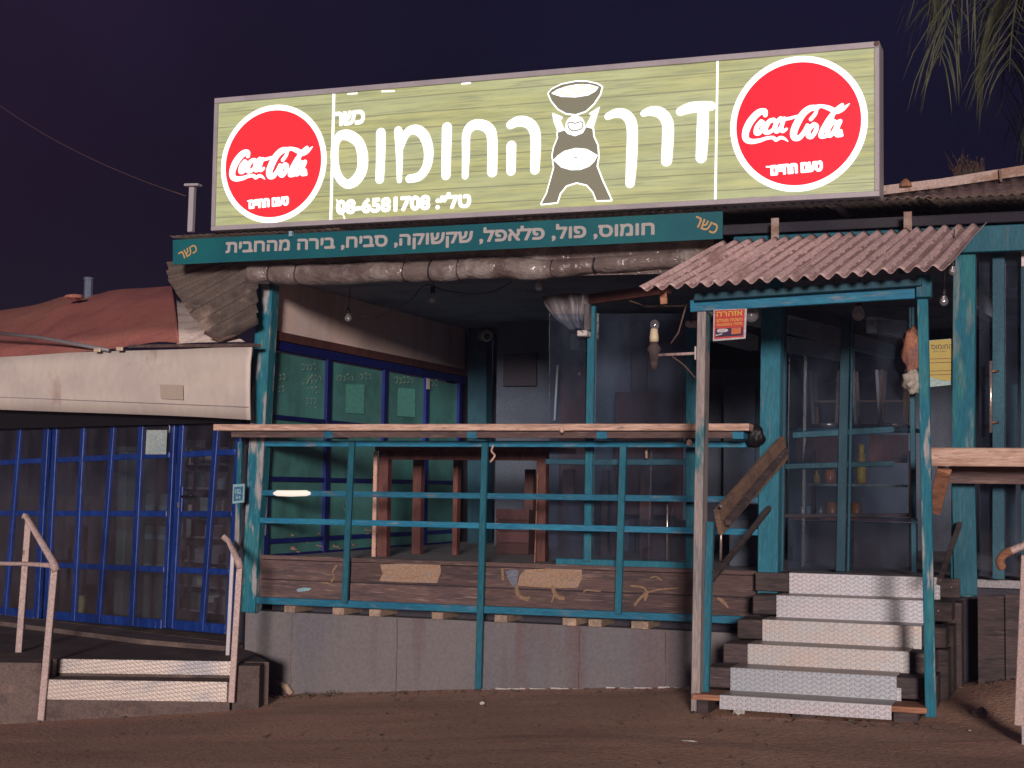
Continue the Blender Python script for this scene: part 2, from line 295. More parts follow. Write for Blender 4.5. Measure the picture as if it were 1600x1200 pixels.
def sign_wood():
    m, t, b = nodes('backlit_wood_print'); b.inputs['Base Color'].default_value = (.2, .2, .12, 1); b.inputs['Roughness'].default_value = .5
    a = mapped(t, (1.3, 1, 16), detail=8, rough=.65); c = mixc(t, rng(t, a.outputs[0], .36, .62), (.195, .225, .095), (.42, .41, .155))
    n2 = mapped(t, (.6, 1, 3.2), detail=3); c = mixc(t, rng(t, n2.outputs[0], .42, .62, 0, .6), c, (.38, .43, .25))
    n3 = mapped(t, (2.2, 1, 60), detail=6); c = mixc(t, rng(t, n3.outputs[0], .52, .64, 0, .8), c, (.15, .18, .11))
    # dark printed joints between the boards, slightly wavy
    co = t.nodes.new('ShaderNodeTexCoord'); s = t.nodes.new('ShaderNodeSeparateXYZ'); L(t, co.outputs['Object'], s.inputs[0])
    w = mapped(t, (.5, 1, 1.2), detail=2); k = t.nodes.new('ShaderNodeMath'); k.operation = 'MULTIPLY_ADD'; L(t, w.outputs[0], k.inputs[0]); k.inputs[1].default_value = .03; L(t, s.outputs[2], k.inputs[2])
    q = t.nodes.new('ShaderNodeMath'); q.operation = 'PINGPONG'; L(t, k.outputs[0], q.inputs[0]); q.inputs[1].default_value = .067
    w2 = mapped(t, (2.5, 1, 9), detail=3)
    f = t.nodes.new('ShaderNodeMath'); f.operation = 'MULTIPLY'; L(t, rng(t, q.outputs[0], .0070, .0018), f.inputs[0]); L(t, rng(t, w2.outputs[0], .22, .45), f.inputs[1])
    c = mixc(t, f.outputs[0], c, (.11, .12, .08))
    L(t, c, b.inputs['Emission Color']); b.inputs['Emission Strength'].default_value = 1.0; return m
M['signwood'] = sign_wood()
M['signwhite'] = emit('backlit_white', (1, 1, 1), 1.5)
M['signred'] = emit('backlit_red', (.84, .010, .030), .95)
M['signred2'] = emit('backlit_washed_red', (.90, .028, .040), .98)
M['signgrey'] = emit('backlit_grey', (.185, .17, .12), 1.0)
M['signyellow'] = emit('backlit_yellow', (.95, .85, .45), 1.1)
M['posterred'] = mat('poster_red', (.50, .05, .045), .5, vary=0, fine=.05)
M['posteryel'] = mat('poster_yellow', (.62, .40, .07), .5, vary=0, fine=.05)
M['posterdark'] = mat('poster_navy', (.03, .02, .06), .5, vary=0)
M['posterorange'] = mat('poster_orange', (.55, .15, .06), .5, vary=0)
M['posterwhite'] = mat('poster_white', (.50, .46, .50), .5, vary=0)
M['menuyellow'] = mat('menu_yellow', (.46, .36, .10), .6, vary=0, fine=.06)
M['menuwhite'] = mat('menu_white', (.33, .45, .43), .6, vary=0)
M['cyan'] = mat('pale_cyan_print', (.25, .42, .48), .5, vary=0)

# ------------------------------------------------------------------ flat print: strokes, polygons and lettering
def sdf_field(strokes, polys, h, pad=0, evenodd=False):
    allp = [(p[0], p[1], p[2]) for s in strokes for p in s]+[(p[0], p[1], 0) for q in polys for p in q]
    a = np.array(allp); x0, x1 = (a[:, 0]-a[:, 2]).min()-3*h-pad, (a[:, 0]+a[:, 2]).max()+3*h+pad
    z0, z1 = (a[:, 1]-a[:, 2]).min()-3*h-pad, (a[:, 1]+a[:, 2]).max()+3*h+pad
    X = np.arange(x0, x1+h, h); Z = np.arange(z0, z1+h, h); gx, gz = np.meshgrid(X, Z); f = np.full(gx.shape, 1e9)
    for s in strokes:
        for (ax, az, ar), (bx, bz, br) in zip(s[:-1], s[1:]):
            dx, dz = bx-ax, bz-az; l2 = dx*dx+dz*dz+1e-12; t = np.clip(((gx-ax)*dx+(gz-az)*dz)/l2, 0, 1)
            f = np.minimum(f, np.hypot(gx-ax-t*dx, gz-az-t*dz)-(ar+(br-ar)*t))
    D = np.full(gx.shape, 1e9); I_ = np.zeros(gx.shape, bool)
    for q in polys:
        d = np.full(gx.shape, 1e9); inside = np.zeros(gx.shape, bool); n = len(q)
        for i in range(n):
            ax, az = q[i][:2]; bx, bz = q[(i+1) % n][:2]; dx, dz = bx-ax, bz-az; l2 = dx*dx+dz*dz+1e-12
            t = np.clip(((gx-ax)*dx+(gz-az)*dz)/l2, 0, 1); d = np.minimum(d, np.hypot(gx-ax-t*dx, gz-az-t*dz))
            if abs(dz) > 1e-9:
                c = ((az > gz) != (bz > gz)) & (gx < dx*(gz-az)/dz+ax); inside ^= c
        if evenodd: D = np.minimum(D, d); I_ ^= inside
        else: f = np.minimum(f, np.where(inside, -d, d))
    if evenodd: f = np.minimum(f, np.where(I_, -D, D))
    return X, Z, f
def ink(name, m, parent, pl, strokes=(), polys=(), off=.004, grow=0.0, h=.005, pxspace=True, smooth=True, evenodd=False):
    """flat printed shape on plane pl; strokes are lists of (px, py, radius px)"""
    def conv(p):
        if not pxspace: return tuple(p)
        w = P(p[0], p[1], pl); v = w-pl.o; q = (v.dot(pl.e1), v.dot(pl.e2))
        return (q[0], q[1], p[2]/px_scale(w)) if len(p) > 2 else q
    st = []
    for s in strokes:
        s = [conv(p) for p in s]; st.append(catmull(s, 5) if smooth and len(s) > 2 else [np.array(p, float) for p in s])
    X, Z, f = sdf_field(st, [[conv(p) for p in q] for q in polys], h, grow, evenodd); f = f-grow
    b = MB(); base = pl.o+pl.n*off
    def pt(x, z): return base+pl.e1*float(x)+pl.e2*float(z)
    ins = f < 0; full = ins[:-1, :-1] & ins[1:, :-1] & ins[:-1, 1:] & ins[1:, 1:]; anyi = ins[:-1, :-1] | ins[1:, :-1] | ins[:-1, 1:] | ins[1:, 1:]
    for j in range(len(Z)-1):
        i = 0; row = full[j]; nx = len(X)-1
        while i < nx:
            if row[i]:
                k = i
                while k < nx and row[k]: k += 1
                b.add([pt(X[i], Z[j]), pt(X[k], Z[j]), pt(X[k], Z[j+1]), pt(X[i], Z[j+1])], [(0, 1, 2, 3)]); i = k
            else:
                if anyi[j, i]:
                    cs = [(X[i], Z[j], f[j, i]), (X[i+1], Z[j], f[j, i+1]), (X[i+1], Z[j+1], f[j+1, i+1]), (X[i], Z[j+1], f[j+1, i])]
                    out = []
                    for a in range(4):
                        p, q = cs[a], cs[(a+1) % 4]
                        if p[2] < 0: out.append(pt(p[0], p[1]))
                        if (p[2] < 0) != (q[2] < 0):
                            t = p[2]/(p[2]-q[2]); out.append(pt(p[0]+(q[0]-p[0])*t, p[1]+(q[1]-p[1])*t))
                    if len(out) > 2: b.add(out, [tuple(range(len(out)))])
                i += 1
    return b.build(name, m, parent)
def disc(name, m, parent, c, r, pl, off, seg=72):
    b = MB(); c = Vector(c)+pl.n*off
    b.add([c+(pl.e1*math.cos(2*math.pi*i/seg)+pl.e2*math.sin(2*math.pi*i/seg))*r for i in range(seg)], [tuple(range(seg))]); return b.build(name, m, parent)
def quad(name, m, parent, corners, off=None, pl=None):
    b = MB(); c = [Vector(q) for q in corners]
    if off: c = [q+pl.n*off for q in c]
    b.add(c, [(0, 1, 2, 3)]); return b.build(name, m, parent)
def text(name, body, m, parent, pl, c, w, h, rot=0, bold=.0, off=.004, base=False):
    """lettering fitted to width w and height h about point c on plane pl"""
    cu = bpy.data.curves.new('lettering', 'FONT'); cu.body = body; cu.offset = bold; cu.resolution_u = 3; cu.fill_mode = 'FRONT'
    cu.fill_mode = 'NONE'; cu.offset = 0
    o = bpy.data.objects.new('lettering', cu); COL.objects.link(o); bpy.context.view_layer.update()
    me = o.to_mesh(); v = [tuple(x.co) for x in me.vertices]; nb_ = {}
    for e in me.edges:
        a_, b_ = e.vertices; nb_.setdefault(a_, []).append(b_); nb_.setdefault(b_, []).append(a_)
    loops = []; seen = set()
    for k in list(nb_):
        if k in seen: continue
        lp = [k]; seen.add(k); cur = k
        while True:
            nx_ = [q for q in nb_[cur] if q not in seen]
            if not nx_: break
            cur = nx_[0]; seen.add(cur); lp.append(cur)
        if len(lp) > 2: loops.append(lp)
    o.to_mesh_clear(); bpy.data.objects.remove(o); bpy.data.curves.remove(cu)
    xs = [a[0] for a in v]; ys = [a[1] for a in v]; cx, cy = (min(xs)+max(xs))/2, (min(ys)+max(ys))/2
    g_ = bold*1.2*h; sx, sy = (w-2*g_)/(max(xs)-min(xs)), (h-2*g_)/(max(ys)-min(ys)); ca, sa = math.cos(rot), math.sin(rot); c = Vector(c)-pl.o; c0_, c1_ = c.dot(pl.e1), c.dot(pl.e2)
    polys = [[(c0_+((v[k][0]-cx)*sx)*ca-((v[k][1]-cy)*sy)*sa, c1_+((v[k][0]-cx)*sx)*sa+((v[k][1]-cy)*sy)*ca) for k in lp] for lp in loops]
    return ink(name, m, parent, pl, polys=polys, off=off, grow=g_, h=max(.0015, h/26), pxspace=False, evenodd=True)

# ------------------------------------------------------------------ ground
def sst(a, b, x):
    t = min(1, max(0, (x-a)/(b-a))); return t*t*(3-2*t)
def gz(x, y):
    z = .0775*max(-16, min(x, -.6))+.045+.02*max(0, min(x, 4)+.6)
    z += .15*sst(.95, 1.9, x)*sst(-1.7, .1, y)
    z += .02*noise.noise(Vector((x*.5, y*.5, 0)))+.006*noise.noise(Vector((x*3, y*3, 2)))
    return z
xs = [-300, -120, -60, -35, -24]+[(-18+i*.16) for i in range(150)]+[7, 9, 12, 20, 40, 120, 300]
ys = [-60, -30, -20, -15]+[(-13+i*.16) for i in range(110)]+[6, 9, 15, 40, 120, 300]
g = MB(); g.v = [Vector((x, y, gz(x, y))) for y in ys for x in xs]; nx = len(xs)
g.f = [(j*nx+i, j*nx+i+1, (j+1)*nx+i+1, (j+1)*nx+i) for j in range(len(ys)-1) for i in range(nx-1)]
tag(g.build('ground', M['ground'], smooth=True, loc=(0, 0, 0)), kind='structure')

# ------------------------------------------------------------------ restaurant shell
B = thing('restaurant_building', 'teal timber hummus restaurant on a raised deck behind the lit sign', 'building', (-2.3, .5, 0))
XL, XR = -4.92, 4.2
boxo('base_wall', XL, -.02, .09, .25, -.9, .42, M['wall'], B)
for a, w in ((453, 20), (529, 21), (586, 20), (684, 20), (783, 21), (890, 22), (930, 21), (1000, 27)):
    x = P(a, 960, .04).x; ww = w/185/2; boxo('joist_end', x-ww, x+ww, .03, .6, .423, .485, M['block'], B, .004)
cols = [P(a, 920, .07).x for a in (400, 546, 756, 970, 1192)]
for i in range(4):
    for z0, z1, dy in ((.525, .704, 0), (.711, .882, .006), (.888, .925, -.012)):
        boxo('plank', cols[i]+.003, cols[i+1]-.003, .07+dy+random.uniform(0, .006), .11+dy, z0, z1, M['bark'], B, .004)
boxo('sill_beam', XL+.1, -.1, .112, .3, .488, .86, M['dark'], B)
boxo('deck_floor', XL+.05, XR, .302, 6.2, .84, .9, M['deck'], B)
boxo('ceiling', XL, XR, -.05, 6.2, 3.46, 3.5, M['ceil'], B)
boxo('back_wall', XL, XR, 6.2, 6.35, -.3, 4.2, M['slate'], B)
boxo('end_wall', XR, XR+.15, -.1, 6.35, -.3, 3.9, M['dark'], B)
boxo('foundation', XL+.1, XR, .4, 6.1, -.9, .835, M['dark'], B)
# skirt boards below the entrance deck, to the right of the stairs
sx = 1.43
while sx < 4.1:
    w = random.uniform(.17, .24); boxo('skirt_board', sx, sx+w-.008, .05+random.uniform(0, .02), .09, -.2, .80+random.uniform(-.01, .01), M['sleeper'], B, .003); sx += w
# main roof
def corrugated(name, c00, c10, c01, c11, pitch, amp, m, parent, nv=6, th=.004, sag=0, per=4, m2=None):
    """sheet between four corners, waves running from the front edge (c00-c10) to the back edge (c01-c11)"""
    c00, c10, c01, c11 = map(Vector, (c00, c10, c01, c11)); n = (c10-c00).cross(c01-c00).normalized()
    if n.z < 0: n = -n
    wl = (c10-c00).length; nu = max(4, int(wl/pitch*per)); b = MB(); vs = []
    for side in (0, 1):
        for j in range(nv+1):
            for i in range(nu+1):
                u, v = i/nu, j/nv; p = c00.lerp(c10, u).lerp(c01.lerp(c11, u), v)
                h = amp*math.cos(2*math.pi*u*wl/pitch)+sag*4*v*(1-v)+.35*amp*noise.noise(p*1.7); vs.append(p+n*(h+(th if side else 0)))
    k = (nu+1)*(nv+1); f = []
    for j in range(nv):
        for i in range(nu):
            a = j*(nu+1)+i; f.append((a, a+nu+1, a+nu+2, a+1)); f.append((a+k, a+1+k, a+nu+2+k, a+nu+1+k))
    for i in range(nu):
        f.append((i, i+1, i+1+k, i+k)); a = nv*(nu+1)+i; f.append((a+1, a, a+k, a+1+k))
    for j in range(nv):
        a = j*(nu+1); f.append((a+nu+1, a, a+k, a+nu+1+k)); a += nu; f.append((a, a+nu+1, a+nu+1+k, a+k))
    b.add(vs, f); o = b.build(name, m, parent, smooth=True)
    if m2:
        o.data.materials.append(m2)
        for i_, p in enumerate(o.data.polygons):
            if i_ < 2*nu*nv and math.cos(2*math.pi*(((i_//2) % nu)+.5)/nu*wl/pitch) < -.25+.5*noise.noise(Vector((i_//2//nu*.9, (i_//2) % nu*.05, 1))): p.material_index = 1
    return o
x = -5.45; i = 0
while x < 4.2:
    dz = random.uniform(-.012, .012)+(.004 if i % 2 else 0)
    corrugated('roof_sheet', (x, -.50+random.uniform(-.02, .02), 3.765+dz), (x+.86, -.50, 3.765+dz), (x, 6.3, 4.5+dz), (x+.86, 6.3, 4.5+dz), .076, .010, M['corr2'], B, nv=3)
    x += .82; i += 1
boxo('eave_beam', -5.2, XR, -.10, -.02, 3.62, 3.70, M['dark'], B, .005)
x0 = P(1150, 360, .0).x; boxo('lintel_beam', x0, XR, -.10, -.02, 3.40, 3.60, M['teal'], B, .005)
for a in (1205, 1412): x = P(a, 330, -.3).x; boxo('eave_strut', x, x+.06, -.30, -.285, 3.48, 3.70, M['tin'], B)
# upper right roof board with rust
bp = thing('roof_barge_board', 'long pale rusty board sloping up over the right roof edge beside the sign', 'roof board', P(1480, 290, .3))
b = MB(); q = [P(1372, 305, .3), P(1470, 293, .3), P(1600, 274, .3), P(1700, 262, .3)]; q2 = [P(1372, 291, .3), P(1470, 279, .3), P(1600, 258, .3), P(1700, 244, .3)]
for k in range(3):
    y = Vector((0, .04, 0)); b.hexa([q[k], q[k+1], q[k+1]+y, q[k]+y, q2[k], q2[k+1], q2[k+1]+y, q2[k]+y])
b.build('board', M['tin'], bp); beam('cleat', P(1564, 284, .27), P(1562, 264, .27), .02, .02, M['rust'], bp)
b = MB(); b.lathe(P(1415, 292, .29), [(.05, 0), (.045, .03), (.02, .06), (.0, .07)], 9); b.build('cap', M['rawwood'], bp)
corrugated('roof_sheet', P(1380, 318, .25)+Vector((0, 0, -.02)), P(1720, 306, .25), P(1375, 306, .34), P(1720, 262, .34), .10, .012, M['bark'], bp, nv=2)

# posts and pillars of the shell
post('corner_post', (414, 444), (386, 957), .0, .155, .13, M['worn'], B)
post('pillar', (1206, 395), (1199, 930), -.03, .160, .15, M['teal'], B)
post('pillar', (1507, 372), (1503, 932), -.03, .165, .15, M['worn3'], B)
boxo('left_closing_wall', XL-.1, XL-.02, 4.9, 6.2, 0, 3.5, M['dark'], B)
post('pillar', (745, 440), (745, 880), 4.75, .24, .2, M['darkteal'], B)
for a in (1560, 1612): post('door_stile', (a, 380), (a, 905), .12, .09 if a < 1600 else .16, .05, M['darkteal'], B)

# ------------------------------------------------------------------ neighbour's glazed side partition inside the veranda
G = thing('glazed_partition', 'navy framed partition of green painted panes along the left side of the veranda', 'partition', (-4.78, 2.4, .9))
GX = -4.78; xp = XP(GX)
boxo('plaster_wall', GX-.1, GX, .12, 4.9, 2.97, 3.46, M['plaster'], G)
boxo('header_beam', GX-.1, GX+.05, .12, 4.9, 2.885, 2.965, M['redwood'], G)
my = [.14]+[P(a, 600, xp).y for a in (511, 600, 665)]+[4.72]
zr = [.9, 1.04, 1.61, 2.18, 2.80]
boxo('top_rail', GX-.03, GX+.03, .12, 4.9, 2.80, 2.88, M['blue2'], G)
for z in zr[:-1]: boxo('rail', GX-.02, GX+.02, .17, 4.68, z-.02, z+.02, M['blue2'], G)
for y in my: boxo('mullion', GX-.03, GX+.028, y-.04, y+.04, .9, 2.798, M['blue2'], G)
for i in range(4):
    for k in range(4): boxo('pane', GX-.012, GX-.004, my[i]+.042, my[i+1]-.042, zr[k]+.022, zr[k+1]-.022, M['green'], G)
boxo('paper_tag', GX+.03, GX+.034, my[3]-.04, my[3]+.05, 2.66, 2.78, M['white'], G)
quad('mint_sheet', M['lightgreen'], G, [P(539, 645, xp), P(568, 647, xp), P(569, 601, xp), P(540, 600, xp)], .006, xp)
quad('mint_sheet', M['lightgreen'], G, [P(620, 650, xp), P(648, 652, xp), P(648, 608, xp), P(621, 606, xp)], .006, xp)
random.seed(11)
sc = []
for (x0_, y0_, n) in ((470, 573, 4), (478, 591, 4), (470, 595, 3), (478, 610, 3), (476, 626, 3), (490, 640, 1), (434, 588, 2), (432, 608, 2), (522, 590, 5), (562, 588, 3), (616, 594, 5), (672, 598, 2)):
    for k in range(n):
        x = x0_+k*6; sc.append([(x, y0_-3, .8), (x+3, y0_-4+random.uniform(-2, 2), .8), (x+4, y0_+3, .8), (x+1, y0_+4+random.uniform(-1, 2), .8)])
ink('chalk_writing', M['chalk'], G, xp, sc, off=.01, h=.012)
sc = [[(590, 792, 1), (596, 790, 1), (600, 800, 1)], [(509, 790, 2), (511, 798, 2)], [(512, 803, 2), (513, 812, 2)], [(535, 791, 2), (540, 800, 2), (546, 792, 2), (550, 802, 2)]]
ink('chalk_writing', M['cyan'], G, xp, sc, off=.011, h=.012)
random.seed(5)
sc = []
for k in range(26):
    x = random.uniform(452, 590); y = random.gauss(837 if random.random() < .5 else 858, 4); sc.append([(x, y, random.uniform(.8, 2)), (x+random.uniform(3, 8), y+random.uniform(-3, 3), 1), (x+random.uniform(3, 12), y+random.uniform(-4, 4), .8)])
ink('peeling_paint', M['redwood_edge'], G, xp, sc, off=.012, h=.012)

# ------------------------------------------------------------------ veranda railing and bar shelf
T = thing('veranda_railing', 'teal painted timber grid railing across the veranda front', 'railing', P(760, 940, 0))
def rail(name, a, b_, w=.05, d=.035, y=0, m='teal_h', par=T): post(name, a, b_, y, w, d, M[m], par, .003)
rail('rail', (412, 693), (1186, 694), .052, y=.004); rail('rail', (408, 770), (1190, 781)); rail('rail', (404, 813), (1200, 832))
rail('bottom_rail', (400, 938), (1180, 970), .06, .05)
for a, b_ in (((549, 690), (537, 943)), ((757, 690), (746, 1077)), ((973, 696), (965, 960)), ((1155, 700), (1150, 960))):
    if a[0] == 1155: continue
    post('upright', a, b_, -.036, .056, .035, M['teal'], T)
H = thing('bar_shelf', 'long bare pine bar shelf on top of the teal railing', 'shelf', P(750, 668, -.3))
p1, p2 = P(333, 667, -.36), P(1170, 668, -.36); zt = (p1.z+p2.z)/2
for k in range(3): boxo('board', p1.x+.02*k, p2.x-.01*k, -.36+k*.125, -.36+k*.125+.119, zt-.028, zt+.028+random.uniform(-.002, .002), M['shelf'], H, .004)
boxo('under_batten', p1.x+.15, p2.x-.1, -.30, -.26, zt-.085, zt-.030, M['bark'], H)
for a in (513, 737, 940, 1153):
    x = P(a, 678, -.30).x; boxo('bracket', x-.045, x+.045, -.302, .0, zt-.092, zt-.030, M['teal_h'], H, .004)
for a, y_, r in ((878, 671, .02), (1077, 692, .022)):
    b = MB(); b.lathe(P(a, y_, -.38), [(r*.4, -.03), (r, -.015), (r, .015), (r*.3, .03)], 8); tag(b.build('hanging_plug', M['shelf'], smooth=True), 'small round wooden knob hanging %s' % ('under the middle of the bar shelf' if a < 1000 else 'under the bar shelf beside the pale porch post'), 'knob')
r_ = tubeo('tied_rag', catmull([P(771, 695, -.06), P(768, 705, -.06), P(773, 712, -.06), P(766, 722, -.06)], 4), .009, M['shelf']); tag(r_, 'short pale rag tied to the top rail near the middle upright', 'rag')
t_ = MB(); t_.tube([P(428, 771, -.012), P(433, 770.5, -.02), P(455, 771, -.022), P(479, 770.5, -.02), P(485, 771, -.012)], [.012, .026, .028, .026, .012], 8)
tag(t_.build('fluorescent_tube', emit('tube_reflector_white', (.85, .75, .65), .95), smooth=True), 'short white glowing tube lamp on the railing beside the left corner post', 'tube lamp')
for a in (455, 620, 752, 905, 1040):
    x = P(a, 1000, .085).x; b = MB(); random.seed(a); pts_ = [Vector((x+random.uniform(-.006, .006), .089, .41-.09*k)) for k in range(8)]; b.tube(pts_, .004, 4); b.build('panel_joint', M['concrete'], B)
# bare patches and scrawls on the planks
pk = YP(.0645)
ink('bare_patch', M['patch'], B, pk, polys=[[(594, 882), (640, 880), (688, 881), (689, 893), (683, 911), (640, 910), (592, 908), (598, 897)]], off=.0, h=.008)
ink('bare_patch', M['patch'], B, pk, polys=[[(820, 890), (860, 888), (909, 889), (909, 904), (902, 919), (850, 918), (808, 915), (812, 899)]], off=.0, h=.008)
ink('scrawl', M['orange_line'], B, pk, [[(807, 918, 3), (810, 930, 3), (822, 936, 3), (826, 934, 2.5)], [(863, 918, 3), (870, 932, 3), (880, 935, 3)], [(785, 890, 2), (786, 905, 2)], [(862, 940, 1.5), (866, 930, 1.5)],
    [(984, 915, 1.2), (1005, 918, 1.5), (1012, 925, 1.5), (1030, 921, 1.2), (1060, 919, 1)], [(1012, 925, 2.5), (1000, 935, 2), (992, 945, 2)], [(1010, 930, 3), (1008, 937, 2)], [(1016, 903, 1), (1025, 901, 1.2), (1034, 907, 1)],
    [(526, 884, 2), (520, 893, 1.5), (522, 902, 1.5), (518, 908, 2)], [(503, 910, 1), (512, 911, 1.5), (520, 915, 1)], [(912, 925, 1.3), (917, 922, 1.5), (938, 924, 1.2)], [(1122, 935, 2), (1130, 940, 3), (1138, 950, 1)]], off=.001, h=.007)
ink('pale_smear', M['cyan'], B, pk, polys=[[(463, 921), (474, 918), (488, 919), (482, 923), (466, 925)]], off=.001, h=.006)
ink('pale_smear', mat('grey_blue_smear', (.15, .16, .2), .9), B, pk, polys=[[(790, 893), (803, 889), (811, 892), (807, 915), (800, 916), (793, 902)]], off=.001, h=.006)

# inner window frame standing on the deck edge
I = thing('inner_window_frame', 'bright teal window frame standing on the deck behind the railing', 'window frame', P(990, 885, .34))
post('mullion', (924, 478), (917, 878), .335, .066, .05, M['teal'], I)
post('jamb', (1083, 480), (1082, 890), .33, .12, .06, M['worn'] if 0 else M['teal'], I)
post('rail', (852, 721), (914, 722), .345, .045, .04, M['darkteal'], I); post('rail', (925, 722), (1072, 722), .345, .05, .04, M['darkteal'], I)
post('sill', (868, 878), (1072, 884), .345, .06, .05, M['teal'], I)
for (a, b_) in ((858, 915), (926, 1075)):
    q = [P(a, 874, .37), P(b_, 878, .37), P(b_, 490, .37), P(a, 490, .37)]; b = MB(); y = Vector((0, .006, 0)); b.hexa([q[0], q[1], q[1]+y, q[0]+y, q[3], q[2], q[2]+y, q[3]+y]); b.build('pane', M['glass2'], I)

# ------------------------------------------------------------------ rolled curtain under the banner
K = thing('rolled_plastic_curtain', 'long rolled up brown plastic curtain tied under the green banner', 'rolled curtain', P(700, 440, -.22))
pts, rad = [], []; random.seed(3)
kp = [(392, 427), (450, 428), (520, 428), (600, 424), (640, 425), (700, 422), (780, 418), (830, 421), (900, 417), (960, 412), (1030, 408), (1070, 405)]
kk = catmull([(*a, (17 if a[0] < 900 else 13)) for a in kp], 8)
ties = (428, 468, 637, 672, 724, 862, 932)
for x_, y_, r0 in kk:
    p = P(x_, y_, -.24); pin = min(abs(x_-q) for q in ties); rr = r0/px_scale(p)*(1-.16*math.exp(-(pin/6)**2)+.07*noise.noise(Vector((x_*.03, 0, 0)))+.04*noise.noise(Vector((x_*.11, 3, 0))))
    pts.append(p); rad.append(rr)
b = MB(); b.tube(pts, rad, 20)
for v in b.v[:]:
    pass
b.v = [v+Vector((0, 1, 1))*(.012*noise.noise(v*Vector((3, 1, 1)).x)) for v in b.v]
b.build('roll', M['tarp'], K, smooth=True)
for q in ties:
    i = min(range(len(kk)), key=lambda i: abs(kk[i][0]-q)); c = pts[i]; r = rad[i]*1.03
    tubeo('tie_cord', [c+Vector((.004*math.sin(3*a), math.cos(a)*r, math.sin(a)*r)) for a in [2*math.pi*j/16 for j in range(17)]], .005 if q not in (672, 932) else .009, M['black'], K, 5)
qq = [P(400, 406, -.20), P(1070, 392, -.20)]
b = MB(); b.hexa([(-4.75, -.20, 3.36), (-.55, -.20, 3.30), (-.55, -.19, 3.30), (-4.75, -.19, 3.36), (-4.75, -.27, 3.56), (-.55, -.27, 3.56), (-.55, -.26, 3.56), (-4.75, -.26, 3.56)]); b.build('hanging_flap', M['tarp'], K)
# bent corrugated sheet drooping at the left corner
V = thing('drooping_corrugated_sheet', 'bent brown corrugated sheet drooping from the left end of the roof', 'corrugated sheet', P(330, 470, -.2))
pa, pb, pc, pd = P(262, 414, -.40), P(398, 414, -.28), P(352, 533, -.10), P(398, 505, .0)
b = MB(); nu, nv = 96, 8; vs = []
topL, topR = P(262, 412, -.42), P(400, 412, -.30)
edge = [(262, 412), (262, 436), (282, 468), (300, 495), (322, 520), (345, 533), (368, 524), (398, 500)]
e = [P(a, c, -.15) for a, c in edge]
def along(pts, t):
    f = t*(len(pts)-1); i = min(int(f), len(pts)-2); return pts[i].lerp(pts[i+1], f-i)
apex = P(420, 408, -.25)
for side in (0, 1):
    for j in range(nv+1):
        for i in range(nu+1):
            t = i/nu; s_ = j/nv; o_ = along(e, t); ex = along([Vector((*q_, 0)) for q_ in edge], t)
            a_ = P(402, max(398, ex.y-.55*(402-ex.x)), -.27); p = a_.lerp(o_, s_); vs.append(p+Vector((0, -1, .5))*(.020*math.cos(t*2*math.pi*12)+(.004 if side else 0)))
k = (nu+1)*(nv+1); f = []
for j in range(nv):
    for i in range(nu): a = j*(nu+1)+i; f += [(a, a+1, a+nu+2, a+nu+1), (a+k, a+nu+1+k, a+nu+2+k, a+1+k)]
b.add(vs, f); b.build('sheet', M['corr2'], V, smooth=True)
tubeo('rolled_edge', [v+Vector((0, -.02, 0)) for v in e[4:]], .016, M['rust'], V, 6)

# ------------------------------------------------------------------ banner
BY = -.53; bpn = YP(BY)
N = thing('banner_board', 'long dark green menu banner with grey Hebrew lettering under the lit sign', 'banner', P(700, 380, BY))
q = [P(270, 413.5, BY), P(1129, 373, BY), P(1129, 330, BY), P(270, 375, BY)]; y = Vector((0, .02, 0))
b = MB(); b.hexa([q[0], q[1], q[1]+y, q[0]+y, q[3], q[2], q[2]+y, q[3]+y]); b.build('board', M['banner'], N)
word = 'חומוס, פול, פלאפל, שקשוקה, סביח, בירה מהחבית'
pl_, pr_ = P(353, 386, BY), P(1023, 356, BY); c = (pl_+pr_)/2; c.z = (pl_.z+pr_.z)/2
tilt = math.atan2(pr_.z-pl_.z, pr_.x-pl_.x)
text('lettering', word[::-1], M['print_grey'], N, bpn, c+Vector((0, 0, -.012)), (pr_-pl_).length, .158, tilt, bold=.03)
text('lettering', 'רשכ', M['print_gold'], N, bpn, P(294, 394, BY), .19, .075, R(24), bold=.02)
text('lettering', 'רשכ', M['print_gold'], N, bpn, P(1103, 352, BY), .20, .082, R(-24), bold=.02)
# clip lamp flare piece at banner top
tag(boxo('banner_clip', P(452, 365, BY-.02).x, P(457, 365, BY-.02).x, BY-.03, BY, P(455, 370, BY).z, P(455, 362, BY).z, M['cyan']), 'tiny bright metal clip on the top edge of the green banner', 'clip')

# ------------------------------------------------------------------ illuminated sign
SY = -.58; sp_ = YP(SY)
Z = thing('illuminated_sign', 'large backlit wood print shop sign with white Hebrew letters and two red discs', 'shop sign', P(854, 335, SY))
c0, c1, c2_, c3_ = P(333, 361, SY), P(1374, 307, SY), P(1375, 61, SY), P(335, 158, SY)
zb, zt2 = (c0.z+c1.z)/2, (c2_.z+c3_.z)/2; xl, xr = (c0.x+c3_.x)/2, (c1.x+c2_.x)/2
fw = .046
boxo('case', xl, xr, SY+.012, SY+.24, zb, zt2, M['frame'], Z, .004)
for nm, a in (('frame_edge', (xl, xr, zt2-fw, zt2)), ('frame_edge', (xl, xr, zb, zb+fw*.9)), ('frame_edge', (xl, xl+fw*.75, zb+fw*.9+.001, zt2-fw-.001)), ('frame_edge', (xr-fw*.8, xr, zb+fw*.9+.001, zt2-fw-.001))):
    boxo(nm, a[0], a[1], SY-.022, SY+.010, a[2], a[3], M['frame'], Z, .003)
b = MB(); b.box(xl+.03, xr-.03, SY, SY+.011, zb+.03, zt2-.03); b.build('printed_panel', M['signwood'], Z)
def c5(x, y, r=None): return (600+x/4, 90+y/4) if r is None else (600+x/4, 90+y/4, r/4)
